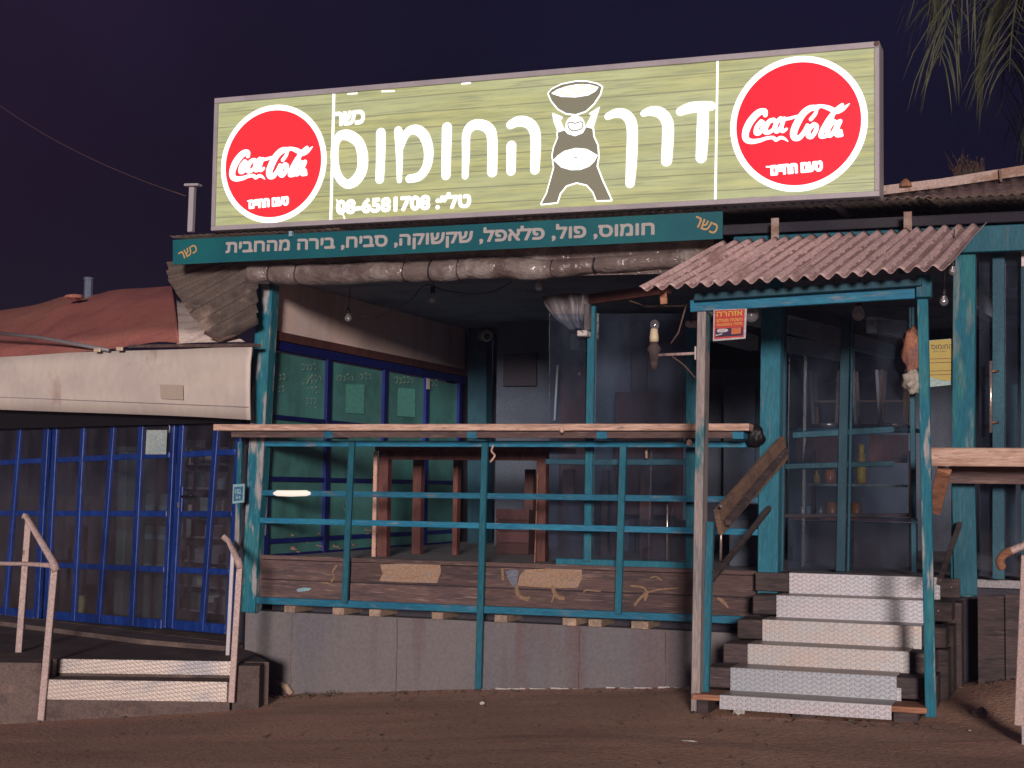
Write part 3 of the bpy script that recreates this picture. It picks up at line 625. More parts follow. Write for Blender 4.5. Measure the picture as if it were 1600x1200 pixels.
def c4(x, y, r=None): return (240+x/4, 120+y/4) if r is None else (240+x/4, 120+y/4, r/4)
def c6(x, y, r=None): return (960+x/3.636, 40+y/3.636) if r is None else (960+x/3.636, 40+y/3.636, r/3.636)
letters = [
 [[c4(1136, 420, 27), c4(1165, 370, 30), c4(1225, 368, 34), c4(1285, 415, 34), c4(1308, 500, 36), c4(1300, 590, 36), c4(1255, 655, 34), c4(1200, 668, 27), c4(1150, 610, 27), c4(1132, 510, 26), c4(1136, 420, 27)]],
 [[c4(1421, 352, 32), c4(1420, 500, 31), c4(1414, 640, 29)]],
 [[c5(90, 458, 28), c5(97, 600, 24), c5(97, 768, 17)], [c5(108, 560, 18), c5(145, 470, 26), c5(205, 452, 32), c5(255, 495, 34), c5(280, 585, 32), c5(268, 680, 30), c5(222, 742, 28), c5(160, 758, 26)]],
 [[c5(394, 438, 33), c5(391, 590, 32), c5(388, 736, 30)]],
 [[c5(508, 740, 22), c5(513, 600, 26), c5(516, 480, 28), c5(550, 428, 32), c5(605, 420, 33), c5(655, 445, 35), c5(677, 510, 34), c5(677, 715, 33)]],
 [[c5(797, 552, 32), c5(795, 708, 30)], [c5(792, 420, 28), c5(835, 400, 32), c5(885, 402, 34), c5(930, 435, 35), c5(949, 510, 34), c5(944, 700, 31)]],
 [[c5(1400, 368, 22), c5(1450, 348, 28), c5(1505, 355, 32), c5(1543, 400, 35), c5(1553, 480, 35), c5(1548, 640, 35), c5(1539, 785, 30)]],
 [[c6(166, 500, 18), c6(205, 487, 26), c6(260, 495, 31), c6(300, 545, 33), c6(305, 620, 34), c6(297, 768, 32)]],
 [[c6(375, 488, 25), c6(430, 468, 31), c6(500, 460, 31), c6(550, 458, 26)], [c6(505, 470, 32), c6(502, 600, 35), c6(494, 750, 32)]],
]
for s in letters: ink('letter', M['signwhite'], Z, sp_, s, h=.006)
# dividers
quad('divider', M['signwhite'], Z, [P(515, 348, SY), P(519, 348, SY), P(524, 147, SY), P(520, 147, SY)], .004, sp_)
quad('divider', M['signwhite'], Z, [P(1116, 318, SY), P(1119.5, 318, SY), P(1123, 92, SY), P(1120, 92, SY)], .004, sp_)
ink('print_crack', M['signwhite'], Z, sp_, [[(526, 312, 1), (532, 325, 1.2), (537, 337, 1), (541, 348, 1)], [(541, 348.5, .7), (550, 348, .7)]], h=.004)
for a, c in (((544, 147), (558, 146)), ((597, 143), (616, 142.5)), ((722, 131), (735, 130)), ((1104, 96), (1112, 95.5))):
    ink('light_leak', M['signwhite'], Z, sp_, [[(*a, 1.2), (*c, 1.2)]], h=.004)
text('small_lettering', 'רשכ', M['signwhite'], Z, sp_, P(545.5, 184.5, SY), .30, .125, R(.8), bold=.06)
text('phone_number', "08-6581708 :״לט", M['signwhite'], Z, sp_, P(629, 317.5, SY), 1.24, .14, R(0), bold=.05)
# the bowl bearer
man = [[c5(*a) for a in p] for p in [
 [(1085, 470), (1130, 455), (1150, 478), (1195, 492), (1245, 472), (1265, 435), (1305, 445), (1310, 495), (1335, 550), (1340, 620), (1330, 680), (1365, 770), (1420, 890), (1330, 893), (1310, 840), (1270, 795), (1205, 780), (1140, 800), (1100, 850), (1083, 905), (985, 915), (1020, 850), (1065, 690), (1055, 610), (1065, 560), (1090, 500)],
 [(1030, 225), (1050, 272), (1090, 320), (1140, 348), (1200, 355), (1260, 335), (1310, 290), (1350, 230), (1362, 185), (1330, 166), (1270, 153), (1200, 152), (1110, 170), (1050, 200)]]]
ink('figure_outline', M['signwhite'], Z, sp_, polys=man, off=.003, grow=.011, h=.005)
ink('figure_body', M['signgrey'], Z, sp_, polys=man, off=.0065, h=.005)
ink('figure_arm', M['signwhite'], Z, sp_, polys=[[c5(*a) for a in ((1052, 345), (1120, 372), (1105, 395), (1130, 452), (1088, 468), (1062, 400))]], off=.0085, h=.005)
ink('figure_arm', M['signwhite'], Z, sp_, polys=[[c5(*a) for a in ((1352, 306), (1280, 352), (1298, 362), (1262, 428), (1308, 444), (1322, 400))]], off=.0085, h=.005)
ink('figure_head', M['signwhite'], Z, sp_, [[c5(1195, 425, 62), c5(1196, 426, 62)]], off=.0085, h=.005)
ink('figure_mouth', M['signgrey'], Z, sp_, [[c5(1152, 412, 4), c5(1170, 405, 4), c5(1197, 412, 4), c5(1225, 404, 4), c5(1245, 408, 4), c5(1240, 440, 4), c5(1215, 455, 4), c5(1175, 457, 4), c5(1155, 435, 4), c5(1152, 412, 4)]], off=.0105, h=.003)
ink('figure_belly', M['signwhite'], Z, sp_, polys=[[c5(*a) for a in ((1060, 642), (1090, 610), (1130, 584), (1200, 566), (1270, 572), (1338, 612), (1318, 650), (1285, 682), (1230, 703), (1170, 705), (1110, 688))]], off=.0085, h=.005)
ink('figure_navel', M['signgrey'], Z, sp_, [[c5(1188, 627, 3), c5(1210, 626, 3)]], off=.0105, h=.002)
ink('figure_bowl_filling', M['signwhite'], Z, sp_, polys=[[c5(*a) for a in ((1046, 226), (1085, 200), (1145, 180), (1210, 168), (1290, 170), (1344, 186), (1325, 212), (1278, 238), (1200, 250), (1110, 247))]], off=.0085, h=.005)
for a, b_ in ((1145, 232), (1110, 215), (1180, 205), (1240, 175), (1215, 225), (1160, 190), (1275, 200), (1240, 205), (1300, 185)): ink('figure_chickpea', M['signyellow'], Z, sp_, [[c5(a, b_, 9), c5(a+6, b_+2, 8)]], off=.0105, h=.003, smooth=False)
# the two red discs
CR = (1247, 193.5); RR = .525
script = [
 [(352, 555, 17), (345, 528, 22), (300, 540, 26), (245, 600, 28), (212, 670, 27), (212, 725, 24), (250, 745, 20), (310, 738, 16), (360, 722, 13), (410, 716, 12)],
 [(390, 712, 8), (415, 722, 14), (430, 735, 12), (460, 718, 13), (490, 725, 10), (516, 746, 3)],
 [(322, 602, 17), (292, 640, 18), (284, 682, 17), (306, 686, 16), (330, 655, 17), (338, 615, 16), (322, 602, 17)],
 [(412, 590, 17), (382, 600, 18), (356, 640, 19), (352, 678, 17), (382, 678, 16), (412, 655, 12)],
 [(462, 580, 17), (432, 610, 18), (420, 655, 18), (436, 674, 15), (464, 645, 16), (482, 590, 15)], [(488, 580, 15), (468, 640, 16), (476, 672, 14), (505, 655, 10)], [(482, 585, 12), (530, 578, 12), (582, 562, 9)],
 [(722, 508, 12), (712, 545, 14), (680, 585, 15)], [(728, 500, 18), (672, 508, 24), (620, 550, 26), (578, 620, 28), (556, 680, 27), (562, 718, 23), (596, 718, 20), (630, 680, 17), (655, 630, 15)],
 [(690, 500, 14), (750, 490, 13), (810, 505, 18), (860, 528, 20), (905, 515, 16), (935, 492, 10), (958, 472, 3)],
 [(702, 622, 17), (668, 655, 18), (660, 702, 18), (684, 712, 16), (712, 675, 17), (722, 635, 16), (702, 622, 17)],
 [(905, 482, 14), (862, 520, 18), (812, 580, 18), (768, 655, 19), (752, 705, 18), (785, 708, 14)], [(850, 540, 10), (818, 610, 12), (785, 670, 12)],
 [(846, 600, 17), (812, 640, 18), (800, 690, 18), (822, 702, 15), (850, 665, 16), (876, 605, 16)], [(890, 600, 17), (868, 655, 17), (866, 698, 16), (903, 700, 12)], [(896, 668, 12), (900, 700, 13)]]
for cp, redm in ((CR, 'signred'), ((427, 256), 'signred2')):
    cc = P(cp[0], cp[1], SY); rr = RR if cp == CR else .518
    d_ = disc('red_disc', M[redm], Z, cc, rr-.048, sp_, .0075)
    disc('white_ring', M['signwhite'], Z, cc, rr, sp_, .0035)
    ccr = P(CR[0], CR[1], SY); k = rr/RR
    st = []
    for s in script:
        o_ = []
        for (x_, y_, r_) in s:
            w = P(1120+x_/4.614, 60+y_/4.614, SY); v = (w-ccr)*k+cc; o_.append((v.x, v.z, r_/4.614/203*k*1.03))
        st.append(o_)
    fat = .93 if cp == CR else 1.08; st = [[(a, c, r_*fat) for a, c, r_ in q] for q in st]
    ink('script_lettering', M['signwhite'], Z, sp_, st, off=.011, h=.0045, pxspace=False)
    text('tagline', 'םייחה םעט', M['signwhite'], Z, sp_, cc+Vector((-.01 if cp == CR else -.03, 0, -.345*k)), .40*k, .085*k, R(2), bold=.075, off=.011)
    ink('trade_mark', M['signwhite'], Z, sp_, [[(cc.x-.215*k, cc.z-.322*k, .006), (cc.x-.24*k, cc.z-.320*k, .006)]], off=.011, h=.003, pxspace=False)
b = MB(); b.lathe((xr-.02, SY-.024, zt2-.02), [(.022, 0), (.014, .004)], 8, (0, -1, 0)); b.build('rust_spot', M['rust'], Z)
for a in (420, 700, 1000, 1300):
    x = P(a, 340, SY).x; b = MB(); b.beam((x, SY+.2, zb+.02), (x, .3, 3.80), .04, .04); b.beam((x, SY+.24, zt2-.2), (x, 1.1, 3.95), .03, .03); b.build('support_strut', M['grey'], Z)

# ------------------------------------------------------------------ porch over the stairs
O = thing('entrance_porch', 'small timber porch with pink rusty corrugated roof over the front steps', 'porch', P(1270, 1105, -1.5))
fl, fr = P(1001, 452, -1.9), P(1481, 419, -1.9); bl, br = P(1132, 380, -.62), P(1541, 351, -.62)
for i in range(4):
    a, c = i/4-.004, (i+1)/4+.006; dz = Vector((0, 0, .004*(i % 2)))
    corrugated('roof_sheet', fl.lerp(fr, a)+dz, fl.lerp(fr, c)+dz, bl.lerp(br, a)+dz, bl.lerp(br, c)+dz, .108, .019, M['corr'], O, nv=24, per=16, m2=M['corr_groove_shade'])
post('front_beam', (1078, 478), (1452, 455), -1.52, .085, .06, M['teal_h'], O)
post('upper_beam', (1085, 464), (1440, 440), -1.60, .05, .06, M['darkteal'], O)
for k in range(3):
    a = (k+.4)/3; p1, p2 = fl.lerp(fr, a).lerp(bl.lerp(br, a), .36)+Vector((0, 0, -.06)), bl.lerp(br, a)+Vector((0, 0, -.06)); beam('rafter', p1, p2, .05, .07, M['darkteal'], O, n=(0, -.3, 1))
post('post', (1096, 486), (1086, 1112), -1.50, .062, .15, M['worn2'], O)
post('post', (1109, 815), (1101, 1086), -1.40, .052, .05, M['teal'], O)
post('post', (1441, 462), (1454, 1121), -1.50, .070, .06, M['worn'], O)
post('post_cap', (1443, 430), (1443, 464), -1.56, .10, .1, M['teal'], O)
beam('handrail', P(1118, 797, -1.33), P(1222, 681, -.20), .04, .20, M['plankbrown'], O, n=(-.10, -.5, .85))
beam('handrail_edge', P(1136, 812, -1.30), P(1226, 700, -.20), .05, .05, M['sleeper'], O, n=(-.10, -.5, .85))
beam('brace', P(1110, 905, -1.35), P(1203, 790, -.15), .035, .05, M['sleeper'], O)
beam('brace', P(1468, 905, -1.0), P(1500, 815, -.15), .035, .05, M['sleeper'], O)
b = MB(); b.lathe(P(1127, 791, -1.40), [(.0, 0), (.012, .003), (.014, .012), (.0, .02)], 10, (0, -1, 0)); b.build('bolt', M['steel'], O, smooth=True)
tubeo('conduit', [P(1127, 806, -.6), P(1126, 876, -.6)], .010, M['steel'], O)
beam('corner_bracket', P(1034, 436, -1.7), P(1037, 475, -1.7), .05, .02, M['rawwood'], O)

# stairs
W_ = thing('front_stairs', 'six steps of dark sleepers with shiny diamond plate facings', 'stairs', P(1265, 1110, -1.5))
lefts = [(1233, 895), (1213, 930), (1191, 968), (1168, 1006), (1141, 1043), (1124, 1086)]
bots = [929, 966, 1003, 1041, 1080, 1108]
rights = [1469, 1448, 1440, 1421, 1401, 1393]; sl = [1180, 1176, 1152, 1130, 1103, 1081]; sr = [1500, 1487, 1478, 1460, 1447, 1448]
zs = [.905, .75, .60, .445, .29, .125]
for k in range(6):
    Y = -.12-.29*k; pl = P(lefts[k][0], lefts[k][1], Y); zt_ = pl.z; zb_ = P(lefts[k][0], bots[k], Y).z
    x0 = pl.x; x1 = P(rights[k], lefts[k][1]+10, Y).x; xa = P(sl[k], lefts[k][1], Y+.02).x; xb = P(sr[k], lefts[k][1], Y+.02).x
    if k < 5: boxo('sleeper', xa, xb, Y+.02, Y+.34, zt_-.150, zt_-.006, M['sleeper'], W_, .007)
    else:
        boxo('bottom_board', xa, xb, Y+.02, Y+.34, zt_-.045, zt_-.006, M['rawwood'], W_, .005)
        for xx in (xa+.03, xb-.22, (xa+xb)/2-.1): boxo('foot_block', xx, xx+(.08 if xx < 0 else .16), Y+.04, Y+.3, gz(xx, Y)-.05, zt_-.048, M['sleeper'], W_, .005)
    b = MB(); b.box(x0, x1, Y, Y+.006, zb_, zt_); b.build('riser_plate', M[('plate', 'plate', 'plate_warm', 'plate_warm', 'plate_dull', 'plate')[k]], W_, .002)
    b = MB(); b.box(x0, x1, Y+.007, Y+.31, zt_-.004, zt_+.001); b.build('tread_plate', M['plate_dirty'], W_)
    if k == 4: boxo('plate_offcut', x1-.05, x1+.03, Y+.008, Y+.014, zb_-.0, zb_+.09, M['plate'], W_, .002)
    if k in (0, 1): b = MB(); b.lathe((x1+.08, Y+.018, zt_-.07), [(.008, 0), (.004, .004)], 8, (0, -1, 0)); b.build('screw', M['steel'], W_)
for k in range(5):
    Y = -.05-.29*k; zt_ = zs[k]-.17
    for xx in (sl[k]+8, sr[k]-20):
        x0 = P(xx, 1000, Y).x; boxo('stringer_block', x0, x0+.1, Y+.05, Y+.34, -.05, zt_, M['sleeper'], W_)

# ------------------------------------------------------------------ signs and lamps of the porch
wy = -1.53; wp = YP(wy)
X_ = thing('warning_poster', 'small red and yellow Hebrew warning poster hung beside the porch post', 'poster', P(1140, 530, wy))
q = [P(1114, 533, wy), P(1165, 529, wy), P(1167, 482, wy), P(1115, 484, wy)]
y = Vector((0, .004, 0)); b = MB(); b.hexa([q[0], q[1], q[1]+y, q[0]+y, q[3], q[2], q[2]+y, q[3]+y]); b.build('sheet', M['posterwhite'], X_)
quad('red_field', M['posterred'], X_, [P(1116, 530, wy), P(1162, 526.5, wy), P(1164, 483, wy), P(1117, 485, wy)], .0015, wp)
text('lettering', 'הרהזא', M['posteryel'], X_, wp, P(1140, 490, wy), .185, .035, R(2), bold=.03, off=.003)
text('lettering', 'םלוצמ חטשה', M['posteryel'], X_, wp, P(1140, 499.5, wy), .185, .026, R(2), bold=.02, off=.003)
text('lettering', 'תועצמאב חותפ', M['posteryel'], X_, wp, P(1140, 506.5, wy), .185, .019, R(2), bold=.02, off=.003)
quad('navy_field', M['posterdark'], X_, [P(1118, 527, wy), P(1161, 524, wy), P(1161, 511, wy), P(1118, 514, wy)], .003, wp)
quad('orange_box', M['posterorange'], X_, [P(1143, 522.5, wy), P(1158, 521, wy), P(1158, 511.5, wy), P(1143, 512.5, wy)], .0045, wp)
ink('camera_picture', M['posterwhite'], X_, wp, [[(1123, 517, 2.6), (1130, 516.5, 3), (1136, 516, 2)], [(1119, 524, .8), (1128, 522, .8)]], off=.0045, h=.003)
my_ = .02; mp_ = YP(my_)
E = thing('menu_poster', 'yellow and white menu poster on the glass beside the right pillar', 'poster', P(1468, 600, my_))
q = [P(1450, 605, my_), P(1490, 601, my_), P(1490, 529, my_), P(1450, 532, my_)]; b = MB(); b.hexa([q[0], q[1], q[1]+y, q[0]+y, q[3], q[2], q[2]+y, q[3]+y]); b.build('sheet', M['menuwhite'], E)
ink('yellow_field', M['menuyellow'], E, mp_, polys=[[(1451, 534), (1460, 531.5), (1489, 530), (1489, 594), (1478, 595), (1462, 592), (1451, 588)]], off=.003, h=.006)
text('lettering', 'סומוחה', M['posterdark'], E, mp_, P(1472, 542, my_), .16, .035, 0, bold=.0, off=.006)
text('lettering', 'ובלש לכואה', M['posterdark'], E, mp_, P(1468, 549, my_), .10, .012, 0, off=.006)
ink('text_rule', M['bark'], E, mp_, [[(1453, c, .4), (1487, c-1, .4)] for c in (561, 567, 580, 586)], off=.006, h=.003, smooth=False)

def bulb(name, c, r, label, up=(0, 0, 1), cord=None, cap='black'):
    t = thing(name, label, 'light bulb', c, 'clear light bulbs hanging around the veranda'); c = Vector(c); up = Vector(up).normalized()
    b = MB(); b.lathe(c, [(.001, -r), (r*.5, -r*.86), (r*.87, -r*.5), (r, 0), (r*.87, r*.5), (r*.6, r*.95), (r*.42, r*1.35)], 14, up); b.build('glass_bulb', M['bulb'], t, smooth=True)
    b = MB(); b.lathe(c, [(r*.5, r*1.3), (r*.55, r*1.5), (r*.5, r*2.6), (r*.2, r*2.9)], 10, up); b.build('socket', M[cap], t, smooth=True)
    b = MB(); b.tube([c+up*(r*1.2), c+Vector((r*.3, 0, 0)), c+Vector((-r*.3, 0, 0)), c+up*(r*1.2)], r*.05, 4); b.build('filament', M['steel'], t)
    if cord: tubeo('cord', cord, .004, M['black'], t, 5)
    return t
def top(c, h=.25): c = Vector(c); return [c+Vector((0, 0, .06)), c+Vector((.01, .01, h))]
for (a, c, yy, r, lab) in ((676, 467, .6, .042, 'clear bulb hanging under the rolled curtain left of the security camera'), (544, 497, .8, .035, 'bulb in a black socket hanging before the beige plaster wall'), (842, 447, .1, .04, 'clear bulb hanging high under the rolled curtain right of the security camera'),
        (1341, 491, -.6, .050, 'round clear bulb hanging under the middle of the porch roof'), (1174, 492, -1.3, .055, 'clear bulb beside the red warning poster'), (1475, 471, -.6, .034, 'dim bulb hanging between the right porch post and the right pillar'), (1489, 424, -1.0, .03, 'tiny bulb under the right corner of the porch roof')):
    p = P(a, c, yy); bulb('light_bulb', p, r, lab, cord=top(p, 3.44-p.z if yy > -.5 else .3))
# lamp on an arm
Lm = thing('wall_lamp', 'bare bulb on a cream holder standing on a rusty arm beside the porch post', 'lamp', P(1022, 560, -1.42))
c = P(1023, 509, -1.42); b = MB(); r = .034
b.lathe(c, [(r*.45, -.05), (r*.6, -.03), (r*.95, -.01), (r, .01), (r*.8, .03), (r*.3, .043), (.001, .046)], 14); b.build('glass_bulb', M['bulb'], Lm, smooth=True)
b = MB(); b.lathe(P(1022, 534, -1.42), [(.032, 0), (.034, .03), (.026, .09), (.016, .10)], 14); b.build('bulb_holder', M['cream'], Lm, smooth=True)
b = MB(); b.lathe(P(1022, 552, -1.42), [(.02, -.12), (.035, -.06), (.038, .0), (.055, .03), (.02, .085)], 12); b.build('lamp_base', M['sleeper'], Lm, smooth=True)
tubeo('arm', [P(1028, 555, -1.42), P(1087, 552, -1.44)], .011, M['rail'], Lm); beam('back_plate', P(1088, 541, -1.45), P(1088, 562, -1.45), .03, .02, M['white'], Lm)
tubeo('arm_stay', catmull([P(1050, 557, -1.42), P(1068, 570, -1.43), P(1086, 590, -1.44)], 4), .006, M['rust'], Lm, 5)
# wire hanger beneath porch corner
tag(tubeo('wire_hoop', [P(984, 470, -1.3), P(1010, 479, -1.3), P(1068, 478, -1.3), P(1074, 470, -1.3), P(1060, 520, -1.3), P(1048, 537, -1.3)], .006, M['rust'], None, 6), 'thin bent metal rod hanging above the bare arm lamp', 'metal rod')
# security camera
Q = thing('security_camera', 'small white dome security camera on the dark teal pillar', 'security camera', P(760, 520, 4.6))
b = MB(); b.lathe(P(755, 525, 4.66), [(.055, 0), (.06, .05), (.05, .10), (.02, .11)], 12, (0, -1, 0)); b.build('bracket', M['grey'], Q, smooth=True)
b = MB(); ce = P(761, 524, 4.5); b.lathe(ce, [(.06, -.1), (.07, -.02), (.07, .06), (.045, .10)], 14, (.35, -1, -.25)); b.build('housing', M['white'], Q, smooth=True)
b = MB(); b.lathe(ce+Vector((.35, -1, -.25)).normalized()*.098, [(.04, 0), (.03, .008), (.001, .012)], 12, (.35, -1, -.25)); b.build('lens', M['black'], Q, smooth=True)

# roller brackets with hanging tarp
Rb = thing('folded_grey_tarp', 'grey folded plastic tarp bunched under the ceiling beside the teal mullion', 'tarp', P(880, 490, .6))
b = MB(); rows = [((846, 462), (890, 458), (918, 460)), ((852, 478), (895, 474), (916, 478)), ((868, 498), (898, 492), (912, 496)), ((890, 515), (905, 512), (909, 515))]
vs = []
for j, rw in enumerate(rows):
    cs = catmull([(*a, 0) for a in rw], 6)
    for i, a in enumerate(cs): vs.append(P(a[0], a[1], .6+.05*math.sin(i*1.7+j)))
n_ = len(cs); vs2 = [v+Vector((0, .05, 0)) for v in vs]; f = []
for j in range(3):
    for i in range(n_-1):
        a = j*n_+i; f += [(a, a+n_, a+n_+1, a+1), (a+len(vs), a+1+len(vs), a+n_+1+len(vs), a+n_+len(vs))]
b.add(vs+vs2, f); b.build('cloth', M['greytarp'], Rb, smooth=True)
for a, c, lab in ((909, 503, 'white plastic roller bracket at the top of the teal mullion'), (1079, 497, 'white plastic roller bracket at the top of the wide teal jamb')):
    t = thing('roller_bracket', lab, 'bracket', P(a, c, .2)); s = 1 if a < 1000 else .6
    b = MB(); p = P(a, c+22*s, .2); b.box(p.x-.045, p.x+.045, .2, .32, p.z, p.z+.05); b.build('hook', M['white'], t, .008)
    b = MB(); b.box(p.x+.005, p.x+.055, .23, .30, p.z+.05, p.z+.28*s); b.build('arm', M['greytarp'], t, .006)
    tubeo('spring', [p+Vector((.0, -.005, .03+.02*k)) + Vector((.015*(-1)**k, 0, 0)) for k in range(6)], .004, M['black'], t, 5)
beam('ceiling_joist', P(875, 474, .9), P(1042, 450, .35), .09, .06, M['redwood'], B)
tag(tubeo('festoon_cable', catmull([P(560, 492, .7), P(590, 494, .7), P(640, 470, .5), P(665, 445, .3), P(700, 455, .3), P(760, 458, .3), P(800, 440, .3)], 5), .005, M['black'], None, 5), 'thin black cable sagging between the bulbs under the curtain', 'cable')

# ------------------------------------------------------------------ inside the veranda
tb = thing('bar_table', 'tall red stained wooden table standing behind the railing', 'table', P(720, 875, 1.1))
zt_ = P(700, 700, .9).z
xA, xB = P(590, 700, .9).x, P(852, 700, .9).x
boxo('table_top', xA-.02, xB+.02, .88, 1.75, zt_-.03, zt_+.02, M['redwood'], tb, .004)
boxo('apron', xA+.03, xB-.03, .92, .96, zt_-.11, zt_-.031, M['redwood'], tb, .003)
for (a, yy, w) in ((599, .9, .10), (652, 1.6, .09), (712, 1.65, .05), (846, .9, .09)):
    p = P(a, 710, yy); boxo('leg', p.x-w/2, p.x+w/2, yy, yy+.09, .9, zt_-.031, M['redwood'], tb, .004)
x = P(588, 710, .9).x; boxo('leg_edge', x-.018, x+.018, .88, .898, .9, zt_-.032, M['redwood_edge'], tb)
# back wall pieces
def slab(name, px0, py0, px1, py1, Y, th, m, label=None, cat=None, group=None, parent=None):
    a, c = P(px0, py1, Y), P(px1, py0, Y); o = boxo(name, a.x, c.x, Y, Y+th, a.z, c.z, M[m], parent, 0)
    return tag(o, label, cat, group) if label else o
slab('wall_panel', 772, 480, 912, 868, 4.2, .05, 'slate', parent=B); slab('wall_panel', 914, 500, 1086, 860, 3.4, .05, 'slate', parent=B); slab('wall_panel', 1088, 575, 1232, 860, 3.8, .05, 'slate', parent=B)
slab('wall_panel', 1100, 560, 1420, 670, 6.1, .05, 'dark', parent=B)
slab('picture_board', 786, 552, 838, 603, 4.12, .04, 'dark', 'dark square picture on the grey back wall', 'picture')
fr_ = thing('dark_cupboard', 'dark cupboard with a pale edge strip against the back wall', 'cupboard', P(895, 850, 3.7))
a, c = P(872, 860, 3.7), P(916, 570, 3.7); boxo('cabinet', a.x, c.x, 3.7, 4.15, .9, c.z, M['brownwall'], fr_, .01)
post('edge_strip', (871, 570), (866, 657), 3.68, .022, .015, M['white'], fr_); b = MB(); b.lathe(P(905, 584, 3.69), [(.018, 0), (.01, .012)], 8, (0, -1, 0)); b.build('knob', M['white'], fr_)
for (a, c, d_, e_, Y, m, lab, cat) in ((960, 612, 1066, 690, 2.9, 'brownwall', 'dark brown high backed bench behind the teal mullion', 'bench'), (985, 552, 1010, 640, 3.3, 'dark', 'tall dark speaker cabinet beyond the bench', 'cabinet'),
        (1130, 600, 1180, 655, 3.4, 'slate', 'grey sheet standing behind the left porch post', 'sheet')):
    p, q = P(a, e_, Y), P(d_, c, Y); t = thing('interior_'+cat, lab, cat, (p.x, Y, .9))
    boxo('panel', p.x, q.x, Y, Y+.06, 1.3, q.z, M[m], t, .01)
    for xx in (p.x, q.x-.06): boxo('leg', xx, xx+.06, Y, Y+.06, .9, 1.30, M[m], t)
for k, (a, w) in enumerate(((880, 16), (940, 10), (958, 10), (1000, 18), (820, 14))):
    p = P(a, 740, 2.6); boxo('veranda_stud', p.x, p.x+w/150, 2.6, 2.68, .9, 1.75, M['redwood'] if k in (0, 3) else M['brownwall'], B)
tubeo('curtain_chain', [P(1043, 775, .3), P(1042, 876, .3)], .008, M['steel'], B, 6)
tubeo('hanging_strap', [P(1010, 692, .25), P(1010, 716, .25)], .012, M['shelf'], B, 6)
beam('wood_strip', P(840, 740, .8), P(835, 880, .8), .012, .02, M['rawwood'], B)

# entrance glazing
En = thing('entrance_glazing', 'blue grey framed glazed entrance at the top of the steps', 'glazed door', P(1330, 893, .55))
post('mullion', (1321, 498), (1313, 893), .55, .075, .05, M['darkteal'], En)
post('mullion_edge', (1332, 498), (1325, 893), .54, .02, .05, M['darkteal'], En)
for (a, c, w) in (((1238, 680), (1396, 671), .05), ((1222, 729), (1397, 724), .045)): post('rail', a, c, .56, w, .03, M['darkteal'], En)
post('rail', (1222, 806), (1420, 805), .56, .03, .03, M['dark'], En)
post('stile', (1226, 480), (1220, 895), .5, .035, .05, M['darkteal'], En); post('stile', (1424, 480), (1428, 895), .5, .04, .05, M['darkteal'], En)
for a, c in ((1231, 1312), (1334, 1420)):
    q = [P(a, 890, .59), P(c, 890, .59), P(c, 500, .59), P(a, 500, .59)]; y = Vector((0, .006, 0)); b = MB(); b.hexa([q[0], q[1], q[1]+y, q[0]+y, q[3], q[2], q[2]+y, q[3]+y]); b.build('pane', M['glass2'], En)
for (a, c, z_) in (((1232, 517), (1400, 562), 3.12), ((1100, 490), (1322, 537), 3.18), ((1232, 549), (1330, 566), 3.02), ((1104, 528), (1185, 548), 3.05), ((1370, 520), (1440, 532), 3.12), ((1524, 480), (1560, 502), 3.12), ((905, 545), (1075, 575), 3.05)):
    b = MB(); p, q = PZ(*a, z_), PZ(*c, z_); q = p+(q-p).normalized()*min((q-p).length, 5.0); q.y = min(q.y, 6.1); h_ = Vector((0, 0, .16)); w_ = Vector((-.10, 0, 0))
    b.hexa([p+w_, p, q, q+w_, p+w_+h_, p+h_, q+h_, q+w_+h_]); b.build('ceiling_beam', M['rafter'], B)
# counter with bottles and jars
ct = thing('serving_counter', 'low brown serving counter with shelves inside the entrance', 'counter', P(1320, 820, 2.2))
cy = 2.2; pz = lambda a, c: P(a, c, cy)
l, r = pz(1236, 800), pz(1425, 800)
boxo('counter_front', l.x, r.x, cy+.1, cy+.5, .9, 1.28, M['dark'], ct)
boxo('shelf', l.x, r.x, cy, cy+.5, 1.30, 1.325, M['redwood'], ct)
s2 = pz(1262, 757).z; boxo('shelf', pz(1262, 757).x, pz(1411, 757).x, cy, cy+.4, s2-.012, s2+.010, M['palegreen'], ct)
boxo('upright', pz(1262, 757).x, pz(1262, 757).x+.03, cy+.2, cy+.3, 1.326, 1.95, M['brownwall'], ct); boxo('upright', r.x-.05, r.x, cy+.2, cy+.3, 1.326, 1.95, M['brownwall'], ct)
a, c = P(1354, 722, 2.5), P(1414, 678, 2.5); boxo('back_panel', a.x, c.x, 2.71, 2.74, a.z, c.z, M['redwood'], ct)
a, c = P(1240, 722, 2.5), P(1308, 678, 2.5); boxo('back_panel', a.x, c.x, 2.71, 2.74, a.z, c.z, M['brownwall'], ct)
boxo('counter_top', l.x, r.x, cy+.35, cy+.8, pz(1330, 668).z-.02, pz(1330, 668).z+.01, M['darkteal'], ct)
def bottle(px, Y, z, h, r, m, lab, cat='bottle', grp=None, prof=None):
    p = P(px, 750, Y); b = MB(); prof = prof or [(r*.9, 0), (r, h*.04), (r, h*.62), (r*.4, h*.78), (r*.38, h*.94), (r*.42, h), (r*.2, h*1.01)]
    b.lathe((p.x, Y, z), prof, 12); o = b.build(cat, M[m], smooth=True); return tag(o, lab, cat, grp)
bottle(1346, cy+.1, s2+.011, .32, .045, 'yellow', 'tall yellow plastic bottle on the entrance shelf', 'bottle', prof=[(.04, 0), (.045, .02), (.045, .2), (.035, .25), (.04, .27), (.02, .30), (.03, .33), (.03, .36), (.005, .37)])
bottle(1276, cy+.1, s2+.011, .12, .03, 'yellow', 'small yellow bottle left on the entrance shelf')
jp = lambda r, h: [(r*.9, 0), (r, h*.1), (r, h*.75), (r*.8, h*.85), (r*.85, h), (r*.3, h*1.01)]
